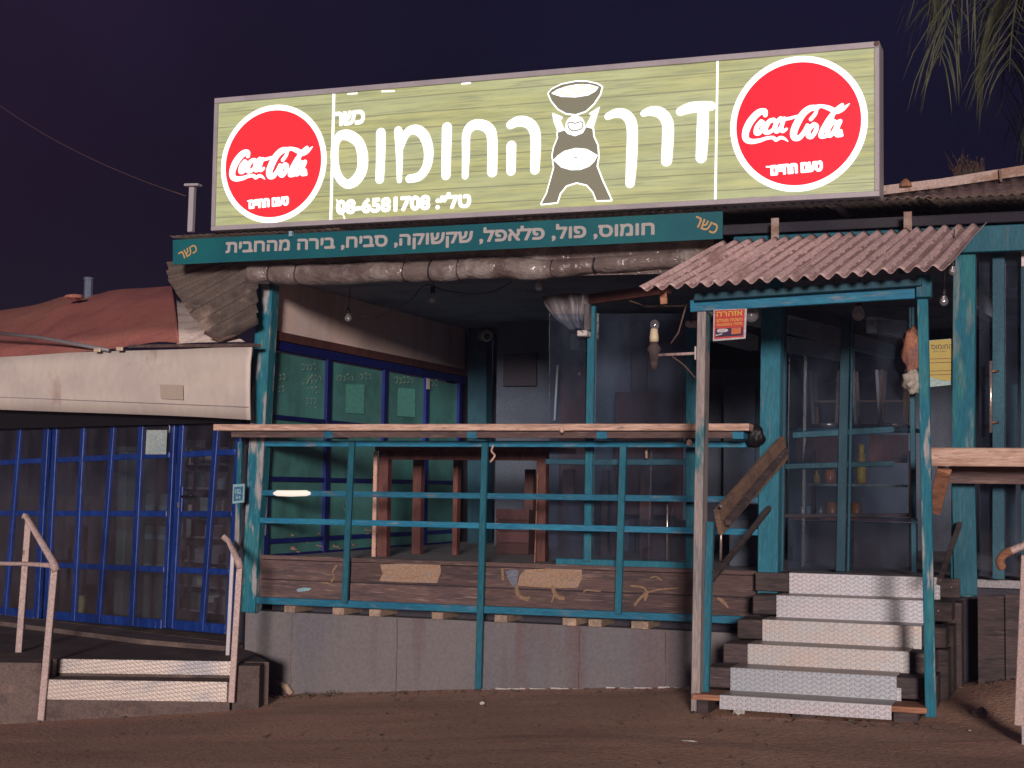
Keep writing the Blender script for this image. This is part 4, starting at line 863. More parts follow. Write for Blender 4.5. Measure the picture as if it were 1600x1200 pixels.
bottle(1297, cy+.1, s2+.011, .13, .055, 'jar', 'orange jar beside the small yellow bottle on the shelf', 'jar', prof=jp(.055, .13))
bottle(1300, cy+.1, 1.326, .14, .06, 'jar', 'orange jar below the shelf left of the entrance mullion', 'jar', prof=jp(.06, .14))
bottle(1338, cy+.1, 1.326, .14, .06, 'jar', 'brown orange jar below the shelf right of the entrance mullion', 'jar', prof=jp(.05, .14))
for k, (a, lab) in enumerate(((1254, 'leftmost clear glass under the entrance shelf'), (1264, 'clear glass between two others under the entrance shelf'), (1282, 'rightmost clear glass under the entrance shelf'))):
    bottle(a, cy+.08, 1.326, .10, .028, 'cyan' if k == 1 else 'grey', lab, 'drinking_glass', prof=[(.02, 0), (.026, .1), (.022, .1), (.016, .01)]); 
for a, lab in ((1294, 'shiny metal pan on the counter left of the mullion'), (1396, 'shiny metal pan on the counter right of the mullion')):
    zc = pz(1330, 668).z+.011; p = P(a, 660, cy+.5); b = MB(); b.lathe((p.x, cy+.5, zc), [(.07, 0), (.09, .02), (.10, .05), (.092, .05), (.06, .015)], 16); tag(b.build('metal_pan', M['steel'], smooth=True), lab, 'pan')
# hanging cloths near the entrance
hg = thing('hanging_bag', 'orange and cream cloth bag hanging beside the menu poster', 'cloth bag', P(1423, 560, .3))
def lump(name, c, sx, sz, m, par, seed):
    bm = bmesh.new(); bmesh.ops.create_icosphere(bm, subdivisions=3, radius=1); b = MB(); c = Vector(c)
    vs = []
    for v in bm.verts:
        k = 1+.35*noise.noise(v.co*2.2+Vector((seed, 0, 0)))+.15*noise.noise(v.co*6+Vector((seed, 0, 0))); vs.append(c+Vector((v.co.x*sx*k, v.co.y*sx*.7*k, v.co.z*sz*k)))
    b.add(vs, [tuple(v.index for v in f.verts) for f in bm.faces]); bm.free(); return b.build(name, m, par, smooth=True)
lump('upper_cloth', P(1424, 548, .3), .075, .18, M['bag'], hg, 3); lump('lower_cloth', P(1427, 596, .3), .085, .10, M['bagw'], hg, 8)
tubeo('string', [P(1424, 530, .3), P(1425, 470, .3)], .004, M['black'], hg, 5)
lump_ = thing('tangled_net', 'dark bundled netting at the end of the bar shelf beside the teal pillar', 'netting', P(1180, 690, -.1))
lump('bundle', P(1180, 682, -.12), .075, .085, M['black'], lump_, 5)

# right side: shelf, glass door with handle
rs = thing('right_bar_shelf', 'thick pale pine counter plank at the right edge under the pillar', 'shelf', P(1530, 715, -.75))
p0, p3 = P(1452, 728, -.75), P(1452, 700, -.75); xr_ = 3.2
boxo('front_board', p0.x, xr_, -.75, -.71, p0.z, p3.z+.0, M['shelf'], rs, .005); boxo('top_board', p0.x, xr_, -.708, -.55, p3.z-.03, p3.z+.004, M['shelf'], rs, .004); boxo('top_board', p0.x, xr_, -.545, -.30, p3.z-.03, p3.z+.002, M['shelf'], rs, .004)
boxo('under_beam', p0.x+.1, xr_, -.3, -.2, p0.z-.12, p3.z-.035, M['bark'], rs)
beam('brace', P(1474, 737, -.6), P(1458, 802, -.2), .10, .05, M['rawwood'], rs)
post('pillar_facing', (1505, 752), (1509, 930), -.06, .17, .026, M['teal'], B)
gd = thing('glass_door', 'dark glazed door with a long steel pull handle at the right edge', 'glass door', P(1570, 900, .15))
q = [P(1530, 900, .2), P(1556, 900, .2), P(1556, 385, .2), P(1530, 385, .2)]; y = Vector((0, .008, 0)); b = MB(); b.hexa([q[0], q[1], q[1]+y, q[0]+y, q[3], q[2], q[2]+y, q[3]+y]); b.build('pane', M['glass2'], gd)
q = [P(1570, 900, .2), P(1600, 900, .2), P(1600, 385, .2), P(1570, 385, .2)]; b = MB(); b.hexa([q[0], q[1], q[1]+y, q[0]+y, q[3], q[2], q[2]+y, q[3]+y]); b.build('pane', M['glass2'], gd)
tubeo('pull_handle', [P(1548, 564, -.0), P(1548, 676, -.0)], .013, M['steel'], gd, 10)
for c in (580, 660): tubeo('handle_stud', [P(1548, c, .0), P(1560, c, .12)], .008, M['rawwood'], gd, 8)
beam('leaning_board', P(1574, 600, .9), P(1568, 895, .9), .16, .03, M['darkteal'], None); tag(bpy.data.objects['leaning_board'], 'blue green board leaning behind the glass door', 'board')
nb = slab('wall_notice', 1558, 415, 1590, 450, .5, .01, 'brownwall', 'dark reddish notice high on the wall right of the pillar', 'notice')
zz = slab('white_sign_edge', 1596, 392, 1612, 416, .1, .02, 'white', 'white notice cut by the right edge of the view', 'notice')

# ------------------------------------------------------------------ right foreground handrail, roof weeds, palm
hr = thing('yard_handrail', 'grey metal handrail post with a rusty curled end at the right edge', 'handrail', P(1592, 1130, -2.3))
post('post', (1603, 868), (1592, 1134), -2.3, .055, .055, M['rail'], hr)
tubeo('grip', catmull([P(1566, 886, -2.3), P(1563, 876, -2.3), P(1570, 866, -2.3), P(1600, 852, -2.3), P(1660, 828, -2.3)], 5), .024, M['rail'], hr, 10)
tubeo('curled_end', catmull([P(1566, 888, -2.3), P(1562, 876, -2.32), P(1569, 866, -2.33), P(1580, 860, -2.33)], 4), [.026]*13, M['rawwood'], hr, 10)
boxo('foot_plate', P(1596, 1100, -2.3).x, P(1625, 1100, -2.3).x, -2.28, -2.2, gz(1.4, -2.3), P(1600, 1092, -2.3).z, M['grey'], hr)
random.seed(21)
wd = thing('roof_weed', 'small reddish dry weeds growing on the right roof board', 'weed', P(1515, 270, .35))
b = MB()
for k in range(70):
    base = P(1490+random.random()*45, 276-random.random()*3, .33); a = random.uniform(-.5, .5); l = random.uniform(.05, .17)
    if k % 6 == 0: l *= 1.6
    tip = base+Vector((math.sin(a)*l, random.uniform(-.03, .03), math.cos(a)*l)); mid = base.lerp(tip, .5)+Vector((.01, 0, 0)); b.tube([base, mid, tip], [.003, .003, .001], 3)
    for q in range(2): c = base.lerp(tip, random.uniform(.4, 1)); b.add([c, c+Vector((random.uniform(-.02, .02), 0, .015)), c+Vector((random.uniform(-.015, .015), .01, -.01))], [(0, 1, 2)])
b.build('stems', M['weed'], wd)
def palm(name, label, crown, base_z, nfr, seed, L0=2.0, dirs=None):
    random.seed(seed); t = thing(name, label, 'palm tree', (crown[0], crown[1], base_z)); cr = Vector(crown)
    tubeo('trunk', [Vector((cr.x+.15*math.sin(k*.5), cr.y, base_z+(cr.z-base_z)*k/10)) for k in range(11)], [.26-.006*k+.012*(k % 2) for k in range(11)], M['trunk'], t, 14)
    for i in range(nfr):
        a = (2*math.pi*i/nfr+random.uniform(-.2, .2)); el = random.uniform(-.35, .9); ln = L0*random.uniform(.75, 1.1); pts = []; p = cr.copy(); n = 14
        d = Vector((math.cos(a)*math.cos(el), math.sin(a)*math.cos(el), math.sin(el)))
        for k in range(n+1):
            pts.append(p.copy()); d = (d+Vector((0, 0, -.10-.02*k))).normalized(); p = p+d*(ln/n)
        b = MB(); b.tube(pts, [.022*(1-k/(n+2)) for k in range(n+1)], 4)
        side = d.cross(Vector((0, 0, 1)))
        for k in range(2, n+1):
            for sub in range(2):
                q = pts[k-1].lerp(pts[k], sub/4); tang = (pts[k]-pts[k-1]).normalized(); sd = tang.cross(Vector((0, 0, 1))).normalized()
                for s_ in (-1, 1):
                    ll = (.62*math.sin(math.pi*(k+sub/4)/(n+1.5))**.6+.12)*random.uniform(.7, 1.15)
                    dr = (sd*s_*random.uniform(.5, 1)+tang*.7+Vector((0, 0, random.uniform(-.3, .3)))).normalized()
                    m1 = q+dr*ll*.45+Vector((0, 0, -.05*ll)); dd = random.uniform(.15, 1); m2 = q+dr*ll*.78+Vector((0, 0, -.40*ll*dd)); tip = q+dr*ll*1.0+Vector((0, 0, -.9*ll*dd)); w = Vector((0, 0, 1)).cross(dr).normalized()*.007+Vector((0, .003, .003))
                    b.add([q-w*.6, q+w*.6, m1-w, m1+w, m2-w*.8, m2+w*.8, tip], [(0, 1, 3, 2), (2, 3, 5, 4), (4, 5, 6)])
        b.build('frond', M['palm'], t)
    return t
pc_ = P(1665, -95, 3.0); palm('palm_tree', 'palm with drooping feathery fronds above the roof at the top right corner', pc_, 0, 24, 4, 2.0)
pc_ = P(1745, 120, 5.2); palm('palm_tree', 'second palm whose frond tips enter at the right edge above the roof board', pc_, 0, 16, 9, 1.3)

# ------------------------------------------------------------------ neighbour shop on the left (its front turns away to the left)
A21 = R(-21); dp = VPL(-4.99, .12, A21)
NS = thing('neighbour_shop', 'low shop with blue glazed doors, white fascia and brick red roof on the left', 'building', (-7, 1.2, .1))
# fascia: a bulging sheet
fp = VPL(-4.62, -.30, A21)
def strip(name, toppx, botpx, pt, pb_, m, par, n=10, bulge=0, th=.02, nv=4):
    b = MB(); vs = []; T_ = catmull([(*a, 0) for a in toppx], n); Bt = catmull([(*a, 0) for a in botpx], n); k = min(len(T_), len(Bt))
    nrm = (pt.n if isinstance(pt, PL) else Vector((0, -1, 0)))
    for side in (0, 1):
        for j in range(nv+1):
            for i in range(k):
                a = P(T_[i][0], T_[i][1], pt); c = P(Bt[i][0], Bt[i][1], pb_); v = j/nv; p = a.lerp(c, v)+nrm*(bulge*4*v*(1-v)+.008*noise.noise(Vector((i*.35, j*.6, 0)))); vs.append(p-nrm*(th if side else 0))
    N_ = k*(nv+1); f = []
    for j in range(nv):
        for i in range(k-1): a = j*k+i; f += [(a, a+k, a+k+1, a+1), (a+N_, a+1+N_, a+k+1+N_, a+k+N_)]
    for i in range(k-1): a = nv*k+i; f.append((a, a+N_, a+N_+1, a+1)); f.append((i, i+1, i+1+N_, i+N_))
    for j in range(nv): a = j*k; f.append((a, a+N_, a+k+N_, a+k)); a = j*k+k-1; f.append((a, a+k, a+k+N_, a+N_))
    b.add(vs, f); return b.build(name, m, par, smooth=True)
strip('fascia', [(-130, 562), (0, 558), (110, 551), (200, 548), (300, 545), (393, 540)], [(-130, 634), (0, 640), (110, 644), (200, 647), (300, 651), (390, 656)], fp, fp, M['fascia'], NS, 8, .02)
beam('fascia_seam', P(-130, 615, VPL(-4.62, -.325, A21)), P(388, 636, VPL(-4.62, -.325, A21)), .006, .01, M['frame'], NS, n=fp.n)
quad('tape_patch', mat('tape', (.58, .49, .41), .7, fine=.08), NS, [P(256, 623, fp), P(291, 625, fp), P(291, 602, fp), P(254, 601, fp)], .035, fp)
rp = VPL(-4.62-.5, 1.6, A21)
strip('roof_sheet', [(-130, 500), (0, 485), (60, 475), (100, 463), (140, 462), (180, 453), (225, 450), (267, 447)], [(-130, 565), (0, 558), (60, 556), (110, 551), (165, 546), (200, 541), (245, 534), (280, 536)], rp, VPL(-4.62, -.28, A21), M['redroof'], NS, 7, .0, .03)
strip('cream_roof_sheet', [(262, 447), (275, 460), (292, 470)], [(276, 537), (310, 535), (380, 534)], rp, VPL(-4.62, -.28, A21), M['whiteroof'], NS, 7, 0, .03)
beam('roof_batten', P(200, 541, VPL(-4.6, -.33, A21)), P(395, 539, VPL(-4.6, -.33, A21)), .03, .1, M['bark'], NS, n=fp.n)
tubeo('roof_strap', [P(-30, 518, VPL(-4.6, -.2, A21)), P(60, 527, VPL(-4.6, -.3, A21)), P(170, 547, VPL(-4.6, -.36, A21))], .02, M['grey'], NS, 6)
for a, c in ((150, 547), (185, 545)): beam('roof_clip', P(a-4, c, VPL(-4.6, -.4, A21)), P(a+5, c, VPL(-4.6, -.4, A21)), .035, .02, M['cream'], NS, n=fp.n)
# glazed doors in leaves
def doorleaf(par, xs_top, xs_bot, name='blue_door'):
    pass
yt, yb = 640, 0
def xat(v, y): return v[0]+(v[1]-v[0])*(y-695)/(932-695)
bars = [(-20, -42, 9), (27.5, 8, 9), (70, 57, 14), (84, 72, 12), (127, 115, 10), (173, 155, 10), (218, 206, 12), (268, 257, 10), (281, 268, 12), (335, 317, 11), (371, 358, 12)]
def botY(x): return 966+(x-60)*.078
def rowY(x, k): return (720-(x-60)*.045, 802+(x-60)*.004, 882+(x-60)*.038)[k]
leaf = None; leaves = [(0, 2), (3, 7), (8, 10)]
labs = ['leftmost blue glazed door leaf cut by the left edge of the view', 'wide four pane blue glazed door carrying the pale paper notice', 'blue glazed door leaf with a black lever handle beside the veranda corner']
for li, (i0, i1) in enumerate(leaves):
    cen = (bars[i0][0]+bars[i1][0])/2; D = thing('blue_glazed_door', labs[li], 'door', P(cen, botY(cen), dp), 'blue glazed doors of the left shop')
    for i in range(i0, i1+1):
        v = bars[i]; xt, xb = xat(v, 630), xat(v, botY(v[1])); p1, p2 = P(xt, 630, dp), P(xb, botY(xb), dp); beam('stile', p1, p2, v[2]/px_scale(p1)*1.0, .045, M['blue'], D, n=dp.n)
    for k in range(3):
        a, c = bars[i0], bars[i1]; y0, y1 = rowY(a[0], k), rowY(c[0], k); p1, p2 = P(xat(a, y0)+4, y0, dp)-dp.n*.006, P(xat(c, y1)-4, y1, dp)-dp.n*.006; beam('rail', p1, p2, .055, .03, M['blue'], D, n=dp.n)
    a, c = bars[i0], bars[i1]; y0, y1 = botY(a[1])-6, botY(c[1])-6; beam('bottom_rail', P(xat(a, y0)+4, y0, dp)-dp.n*.004, P(xat(c, y1)-4, y1, dp)-dp.n*.004, .09, .035, M['blue'], D, n=dp.n)
    ys_ = lambda x, k: 630 if k == 0 else (rowY(x, k-1) if k < 4 else botY(x)-6)
    for i in range(i0, i1):
        for k in range(4):
            u, v = bars[i], bars[i+1]; q = []
            for (bv, kk_) in ((u, k+1), (v, k+1), (v, k), (u, k)):
                yy = ys_(bv[0], kk_); q.append(P(xat(bv, yy), yy, dp)-dp.n*.02)
            b = MB(); w = -dp.n*.005; b.hexa([q[0], q[1], q[1]+w, q[0]+w, q[3], q[2], q[2]+w, q[3]+w]); b.build('pane', M['glass'], D)
    if li == 2:
        tubeo('lever_handle', [P(283, 776, VPL(-4.99, .05, A21)), P(301, 774, VPL(-4.99, .05, A21))], .012, M['black'], D, 8)
        b = MB(); p = P(279, 793, dp)+dp.n*.01; b.beam(p, p+Vector((0, 0, .05)), .02, .01, dp.n); b.build('lock_plate', M['steel'], D)
        post('lock_case', (283, 760), (281, 800), PL(dp.o+dp.n*.004, dp.n, dp.e1), .045, .02, M['blue'], D)
    if li == 1:
        q = [P(229, 710, dp), P(261, 710, dp), P(263, 672, dp), P(231, 672, dp)]; nn = thing('paper_notice', 'pale blank paper notice taped at the top of the blue door', 'notice', q[0])
        b = MB(); w = dp.n*.012; w2 = dp.n*.014; b.hexa([q[0]+w2, q[1]+w2, q[1]+w, q[0]+w, q[3]+w2, q[2]+w2, q[2]+w, q[3]+w]); b.build('paper', M['notice'], nn)
        tubeo('tape_strip', [P(265, 655, dp)+dp.n*.02, P(268, 668, dp)+dp.n*.02, P(267, 676, dp)+dp.n*.02], .006, M['frame'], nn, 5)
# shell of the shop
o0 = Vector((-4.99, .12, 0)); e1 = dp.e1; n1 = dp.n
def lb(name, u0, u1, v0, v1, z0, z1, m, par, bev=0):   # box in the shop's own axes: u to the left along the doors, v into the shop
    b = MB(); c = lambda u, v, z: o0-e1*u-n1*v+Vector((0, 0, z))
    b.hexa([c(u1, v0, z0), c(u0, v0, z0), c(u0, v1, z0), c(u1, v1, z0), c(u1, v0, z1), c(u0, v0, z1), c(u0, v1, z1), c(u1, v1, z1)]); return b.build(name, m, par, bev)
foot = [o0, o0-e1*9, o0-e1*9-n1*3.7, o0-e1*1.62-n1*3.7]
def fp_prism(name, q, z0, z1, m):
    b = MB(); n = len(q); b.add([(v.x, v.y, z0) for v in q]+[(v.x, v.y, z1) for v in q], [tuple(range(n)), tuple(range(n, 2*n))[::-1]]+[(i, i+n, (i+1) % n+n, (i+1) % n) for i in range(n)]); return b.build(name, m, NS)
fp_prism('floor_slab', foot, -1.0, .115, M['concrete']); fp_prism('shop_ceiling', [o0-e1*.05+n1*.2, o0-e1*9+n1*.2]+foot[2:], 2.72, 2.76, M['dark'])
lb('back_wall', 1.66, 9, 3.6, 3.7, .116, 2.71, M['dark'], NS); lb('side_wall', 8.9, 9, .1, 3.59, .116, 2.71, M['dark'], NS)
fp_prism('party_wall', [o0-e1*.02-n1*.06, o0-e1*.10-n1*.06, foot[3]-e1*.07+n1*.15, foot[3]+e1*.01+n1*.15], .116, 2.71, M['dark'])
lb('fascia_shade_strip', -.05, 9, -.09, -.05, 2.12, 2.70, M['black'], NS)  # black strip added for the shade below the fascia
lb('lintel', 0.1, 9, .05, .15, 2.35, 2.70, M['dark'], NS)
# things behind the glass; fridge, pillar and shelving added to imitate street reflections
for (u, w, v, z0, z1, m, lab, cat) in ((1.86, .42, .55, .116, 1.45, 'palegreen', 'grey green fridge added to imitate a reflection in the blue door below the notice', 'fridge'), (3.15, .16, .9, .116, 1.9, 'palegreen', 'narrow green pillar added to imitate a reflection in the wide blue door', 'pillar')):
    t = thing('shop_'+cat, lab, cat, o0-e1*u-n1*v)  # fridge and pillar are added stand-ins for reflections
    lb('body', u, u+w, v, v+.4, z0, z1, M[m], t, .01)
    if cat == 'fridge':
        for zz in (1.28, .98, .68): lb('reflection_shelf_strip', u+.02, u+w-.02, v-.014, v-.002, zz, zz+.05, M['cyan'], t)
        lb('reflection_door_line', u, u+w, v-.012, v-.002, 1.12, 1.14, M['dark'], t)
    else: lb('reflection_capital', u-.02, u+w+.02, v-.02, v+.42, z1+.001, z1+.05, M['palegreen'], t)
sh = thing('shop_shelving', 'pale striped shelving with wrapped goods added to imitate reflections in the right blue door', 'shelving', o0-e1*.45-n1*1.2)  # added stand-in for reflections
for k in range(7):
    zz = .3+.24*k; lb('shelf', .80, 1.62, .45, .8, zz, zz+.02, M['frame'], sh)  # shelves of the added reflection stand-in
    random.seed(40+k); u = .83
    while u < 1.55:
        w = random.uniform(.05, .16); lb('reflection_package', u, u+w-.01, .47, .7, zz+.021, zz+random.uniform(.08, .19), M[random.choice(['frame', 'palegreen', 'greytarp', 'notice', 'dark', 'tarp', 'fascia'])], sh); u += w
for u in (.77, 1.63): lb('upright', u, u+.03, .45, .8, .116, 2.0, M['grey'], sh)
b = MB(); ye = o0-e1*3.05-n1*.35; b.lathe(Vector((ye.x, ye.y, .116)), [(.10, 0), (.12, .05), (.07, .18), (.10, .24), (.04, .25)], 12); tag(b.build('yellow_jug', mat('pale_yellow', (.5, .42, .16), .6), smooth=True), 'pale yellow jug standing on the floor behind the blue doors', 'jug')
for k, u in enumerate((2.75, 3.6, 5.2)):
    t = thing('shop_chair', ('stacked dark chair behind the middle panes of the wide blue door', 'dark chair behind the second pane from the notice', 'dark chair behind the leftmost blue door')[k], 'chair', o0-e1*u-n1*1.4)
    lb('seat', u, u+.38, 1.4, 1.78, .55, .60, M['brownwall'], t, .01); lb('backrest', u, u+.38, 1.76, 1.80, .72, 1.02, M['brownwall'], t, .01)
    for a in (u, u+.34):
        for v in (1.4, 1.76): lb('leg', a, a+.04, v, v+.035, .116, .549 if v < 1.5 else .719, M['black'], t)
# platform and steps in front of the shop
st_ = thing('shop_steps', 'low concrete platform with two worn metal edged steps before the blue doors', 'steps', P(215, 1095, VPL(-4.45, -1.05, YAW)))
f1 = VPL(-4.45, -1.05, YAW)
def prism(name, pts, z0, z1, m, par):
    b = MB(); n = len(pts); b.add([(x, y, z0) for x, y in pts]+[(x, y, z1) for x, y in pts], [tuple(range(n))[::-1], tuple(range(n, 2*n))]+[(i, (i+1) % n, (i+1) % n+n, i+n) for i in range(n)]); return b.build(name, m, par)
g0, g1 = P(72, 1050, f1), P(356, 1050, f1)
zs1 = P(215, 1037, f1).z; zs0 = P(215, 1064, f1).z
fl2 = o0-e1*9+n1*.62; 
back = f1.n*-.30
pts = [(P(-150, 1040, f1)).xy, (P(412, 1040, f1)).xy, (o0+n1*0).xy+Vector((.06, 0)), (o0-e1*5.2).xy]
prism('lower_platform', [tuple(q-(f1.n.xy*.28)) if i < 2 else tuple(q) for i, q in enumerate(pts)], -1.1, zs1-.004, M['concrete'], st_)
pts = [(o0-e1*5.2+n1*.42), (o0-e1*.9+n1*.42), (o0+e1*.05+n1*.22), (o0+e1*.05), (o0-e1*5.2)]
prism('upper_platform', [tuple(q.xy) for q in pts], -.9, .113, M['concrete'], st_)
def fbox(name, a, c, ztop, zbot, v0, v1, m, par, bev=.003):
    b = MB(); d = -f1.n; a = Vector((a.x, a.y, 0)); c = Vector((c.x, c.y, 0)); Z1, Z0 = Vector((0, 0, ztop)), Vector((0, 0, zbot))
    b.hexa([a+d*v0+Z0, c+d*v0+Z0, c+d*v1+Z0, a+d*v1+Z0, a+d*v0+Z1, c+d*v0+Z1, c+d*v1+Z1, a+d*v1+Z1]); return b.build(name, m, par, bev)
fbox('upper_riser_plate', g0, g1, zs1, P(215, 1060, f1).z, .272, .279, M['plate_dirty'], st_)
fbox('lower_step', P(20, 1050, f1), P(360, 1050, f1), zs0, -1.0, .0, .27, M['concrete'], st_)
fbox('lower_riser_plate', g0, g1, zs0+.004, P(215, 1095, f1).z, -.008, -.001, M['plate_dirty'], st_)
fbox('left_block', P(-160, 1050, f1), P(66, 1050, f1), zs1-.002, -1.1, -.03, .269, M['concrete'], st_)
fbox('right_block', P(362, 1050, f1), P(404, 1050, f1), zs1-.01, -1.0, .05, .40, M['concrete'], st_)
# handrails of the shop steps
hp = VPL(-4.45, -1.10, YAW)
h1 = thing('steps_handrail', 'cream painted tube handrail on the left side of the shop steps', 'handrail', P(63, 1125, hp), 'handrails of the shop steps')
post('post', (85, 884), (63, 1126), hp, .055, .05, M['rail'], h1)
hp2 = VPL(-4.45, -.25, YAW); post('post', (44, 810), (28, 1024), hp2, .055, .05, M['rail'], h1)
tubeo('grip', [P(36, 806, hp2), P(42, 808, hp2), P(86, 884, hp)], .028, M['rail'], h1, 10)
tubeo('grip_end', [P(82, 878, hp), P(88, 892, hp)], .036, M['rail'], h1, 10)
tubeo('cross_bar', [P(-60, 880, hp2), P(40, 881, hp2), P(86, 884, hp)], .02, M['rail'], h1, 8)
h2 = thing('steps_handrail', 'cream painted tube handrail on the right side of the shop steps beside the veranda', 'handrail', P(360, 1095, hp), 'handrails of the shop steps')
post('post', (374, 884), (361, 1098), hp, .050, .05, M['rail'], h2)
post('post', (364, 850), (355, 1030), hp2, .035, .04, M['frame'], h2)
tubeo('grip', [P(348, 838, hp2), P(358, 846, hp2), P(373, 880, hp)], .026, M['rail'], h2, 10); tubeo('grip_end', [P(371, 873, hp), P(375, 888, hp)], .032, M['rail'], h2, 10)
# narrow teal post with numbered plate
np_ = thing('numbered_plate', 'small pale blue plate with digits on a thin teal post by the corner post', 'plate', P(374, 787, -.2))
q = [P(363, 787, -.2), P(381, 785, -.2), P(382, 756, -.2), P(364, 757, -.2)]; y = Vector((0, .012, 0)); b = MB(); b.hexa([q[0], q[1], q[1]+y, q[0]+y, q[3], q[2], q[2]+y, q[3]+y]); b.build('plate', M['cyan'], np_)
quad('blue_field', mat('plate_blue', (.04, .15, .26), .5), np_, [P(365, 783, -.2), P(379, 781.5, -.2), P(380, 760, -.2), P(366, 761, -.2)], .003, YP(-.2))
text('digits', '102', M['cyan'], np_, YP(-.2), P(372.5, 768, -.2), .062, .045, 0, bold=.03, off=.006); text('digits', '54', M['cyan'], np_, YP(-.2), P(372.5, 777, -.2), .05, .03, 0, bold=.03, off=.006)
post('thin_post', (374, 690), (369, 860), -.185, .045, .035, M['worn'], np_)

# masts, chimney, sky cable
ms = thing('roof_mast', 'thin steel mast with a T head left of the lit sign', 'mast', P(297, 362, .2))
post('pole', (299, 292), (296, 362), .2, .055, .05, M['frame'], ms); post('head', (287, 288.5), (309, 288), .18, .025, .08, M['frame'], ms)
cm = thing('roof_chimney', 'short square blue grey flue pipe on the red roof', 'chimney', P(138, 462, 3.0))
b = MB(); p = P(138, 466, 3.0); b.lathe(p, [(.055, -.3), (.055, .22), (.065, .222), (.065, .245), (.045, .25)], 10); b.build('flue', mat('flue_metal', (.16, .19, .27), .5, me=.3), cm)
lump('debris', P(115, 464, 2.6), .12, .03, M['redroof'], cm, 2)
tag(tubeo('overhead_cable', catenary(P(-40, 135, 6), P(290, 306, 1.0), .15, 16), .0035, M['rust'], None, 5), 'faint thin cable crossing the night sky at upper left', 'cable')

# ------------------------------------------------------------------ ground clutter
def gp(px, py):
    d = ray(px, py); t = 8.0
    for _ in range(60): p = CAM+d*t; t += (p.z-gz(p.x, p.y))/max(.05, -d.z)*.5
    return CAM+d*t
def flat_bit(name, px, py, s, m, lab, cat, seed, h=.02, asp=.6):
    p = gp(px, py); random.seed(seed); b = MB(); n = 11; ring = [(p+Vector((math.cos(2*math.pi*i/n)*s*random.uniform(.6, 1), math.sin(2*math.pi*i/n)*s*asp*random.uniform(.6, 1), random.uniform(0, h)))) for i in range(n)]
    b.add(ring+[p+Vector((0, 0, h*1.4))], [(i, (i+1) % n, n) for i in range(n)]+[tuple(range(n))[::-1]]); return tag(b.build(name, m), lab, cat)
flat_bit('crumpled_cup', 1156, 1117, .055, M['litter'], 'crumpled pale plastic cup at the foot of the front stairs', 'litter', 1, .035, .5)
flat_bit('paper_scrap', 1535, 1120, .07, M['tarp'], 'crumpled grey paper on the ground right of the stairs', 'litter', 2, .05)
flat_bit('paper_scrap', 757, 1073, .045, M['litter'], 'white scrap at the foot of the middle railing post', 'litter', 3, .07)
flat_bit('paper_scrap', 866, 1073, .05, M['litter'], 'white scrap against the grey base wall', 'litter', 4, .02)
flat_bit('paper_scrap', 753, 1101, .025, M['litter'], 'tiny white scrap on the road below the middle post', 'litter', 5, .02)
flat_bit('straw_scrap', 1077, 1159, .06, M['litter'], 'thin pale straw lying on the road before the stairs', 'litter', 6, .008, .12)
flat_bit('paper_scrap', 1335, 1121, .06, M['litter'], 'torn pale wrapper under the lowest stair plate', 'litter', 7, .03, .4)
flat_bit('paper_scrap', 1515, 1143, .015, M['litter'], 'tiny pale crumb on the road near the right handrail', 'litter', 8, .01)
random.seed(9); hd = tag(MB.__new__(MB), None) if 0 else None
b = MB()
for k in range(38):
    t = random.random(); x = P(430+t*120, 1080, -.05); z = gz(x.x, -.05); a = random.uniform(-1.2, 1.2); l = random.uniform(.04, .13); y_ = -.02-random.random()*.22
    b.tube([(x.x, y_, z), (x.x+math.sin(a)*l*.5, y_-.02, z+math.cos(a)*l*.35), (x.x+math.sin(a)*l, y_-.03, z+math.cos(a)*l*.3)], [.004, .004, .001], 3)
tag(b.build('dry_twigs', M['weed']), 'dry twigs and leaves heaped at the left foot of the base wall', 'twigs', kind='stuff')
lf = thing('fallen_palm_sheath', 'curled tan dry leaf lying by the left end of the base wall', 'dry leaf', gp(445, 1084))
b = MB(); p = gp(447, 1086); b.tube([p+Vector((.05, 0, .01)), p+Vector((.0, 0, .07)), p+Vector((-.07, 0, .10)), p+Vector((-.12, 0, .13))], [.03, .035, .02, .004], 7); b.build('sheath', M['block'], lf, smooth=True)
# faint pale line across the road and dead leaves blown against the wall
b = MB(); nseg = 60
for k in range(nseg):
    p = gp(-60+1720*k/nseg, 1192-34*k/nseg); q = gp(-60+1720*(k+1)/nseg, 1192-34*(k+1)/nseg)
    if noise.noise(Vector((k*.7, 0, 0))) < -.22: continue
    w_ = .010+.006*noise.noise(Vector((k*.3, 5, 0))); up = Vector((0, 0, .005)); d_ = (q-p).normalized().cross(Vector((0, 0, 1)))*w_
    for v_ in (p, q): v_.z = gz(v_.x, v_.y)
    b.add([p-d_+up, p+d_+up, q+d_+up, q-d_+up], [(0, 1, 2, 3)])
tag(b.build('worn_road_line', mat('faded_line', (.72, .5, .42), .9, fine=.3)), kind='structure')
random.seed(61); b = MB()
for k in range(260):
    x = random.uniform(-4.9, 1.9) if k % 3 else random.uniform(-7, 3); y_ = (-.04-abs(random.gauss(0, .14))) if k % 3 else random.uniform(-4.5, -.3)
    if -.3 < x < 1.3 and y_ > -1.5: y_ -= 1.6
    z = gz(x, y_)+.004; a = random.uniform(0, 6.3); l = random.uniform(.012, .035); c_, s_ = math.cos(a)*l, math.sin(a)*l
    b.add([(x-c_, y_-s_, z), (x+s_*.4, y_-c_*.4, z+l*.5), (x+c_, y_+s_, z+l*.2), (x-s_*.4, y_+c_*.4, z+l*.1)], [(0, 1, 2), (0, 2, 3)])
tag(b.build('dead_leaves', M['weed']), 'small dead leaves scattered along the foot of the wall', 'leaves', kind='stuff')
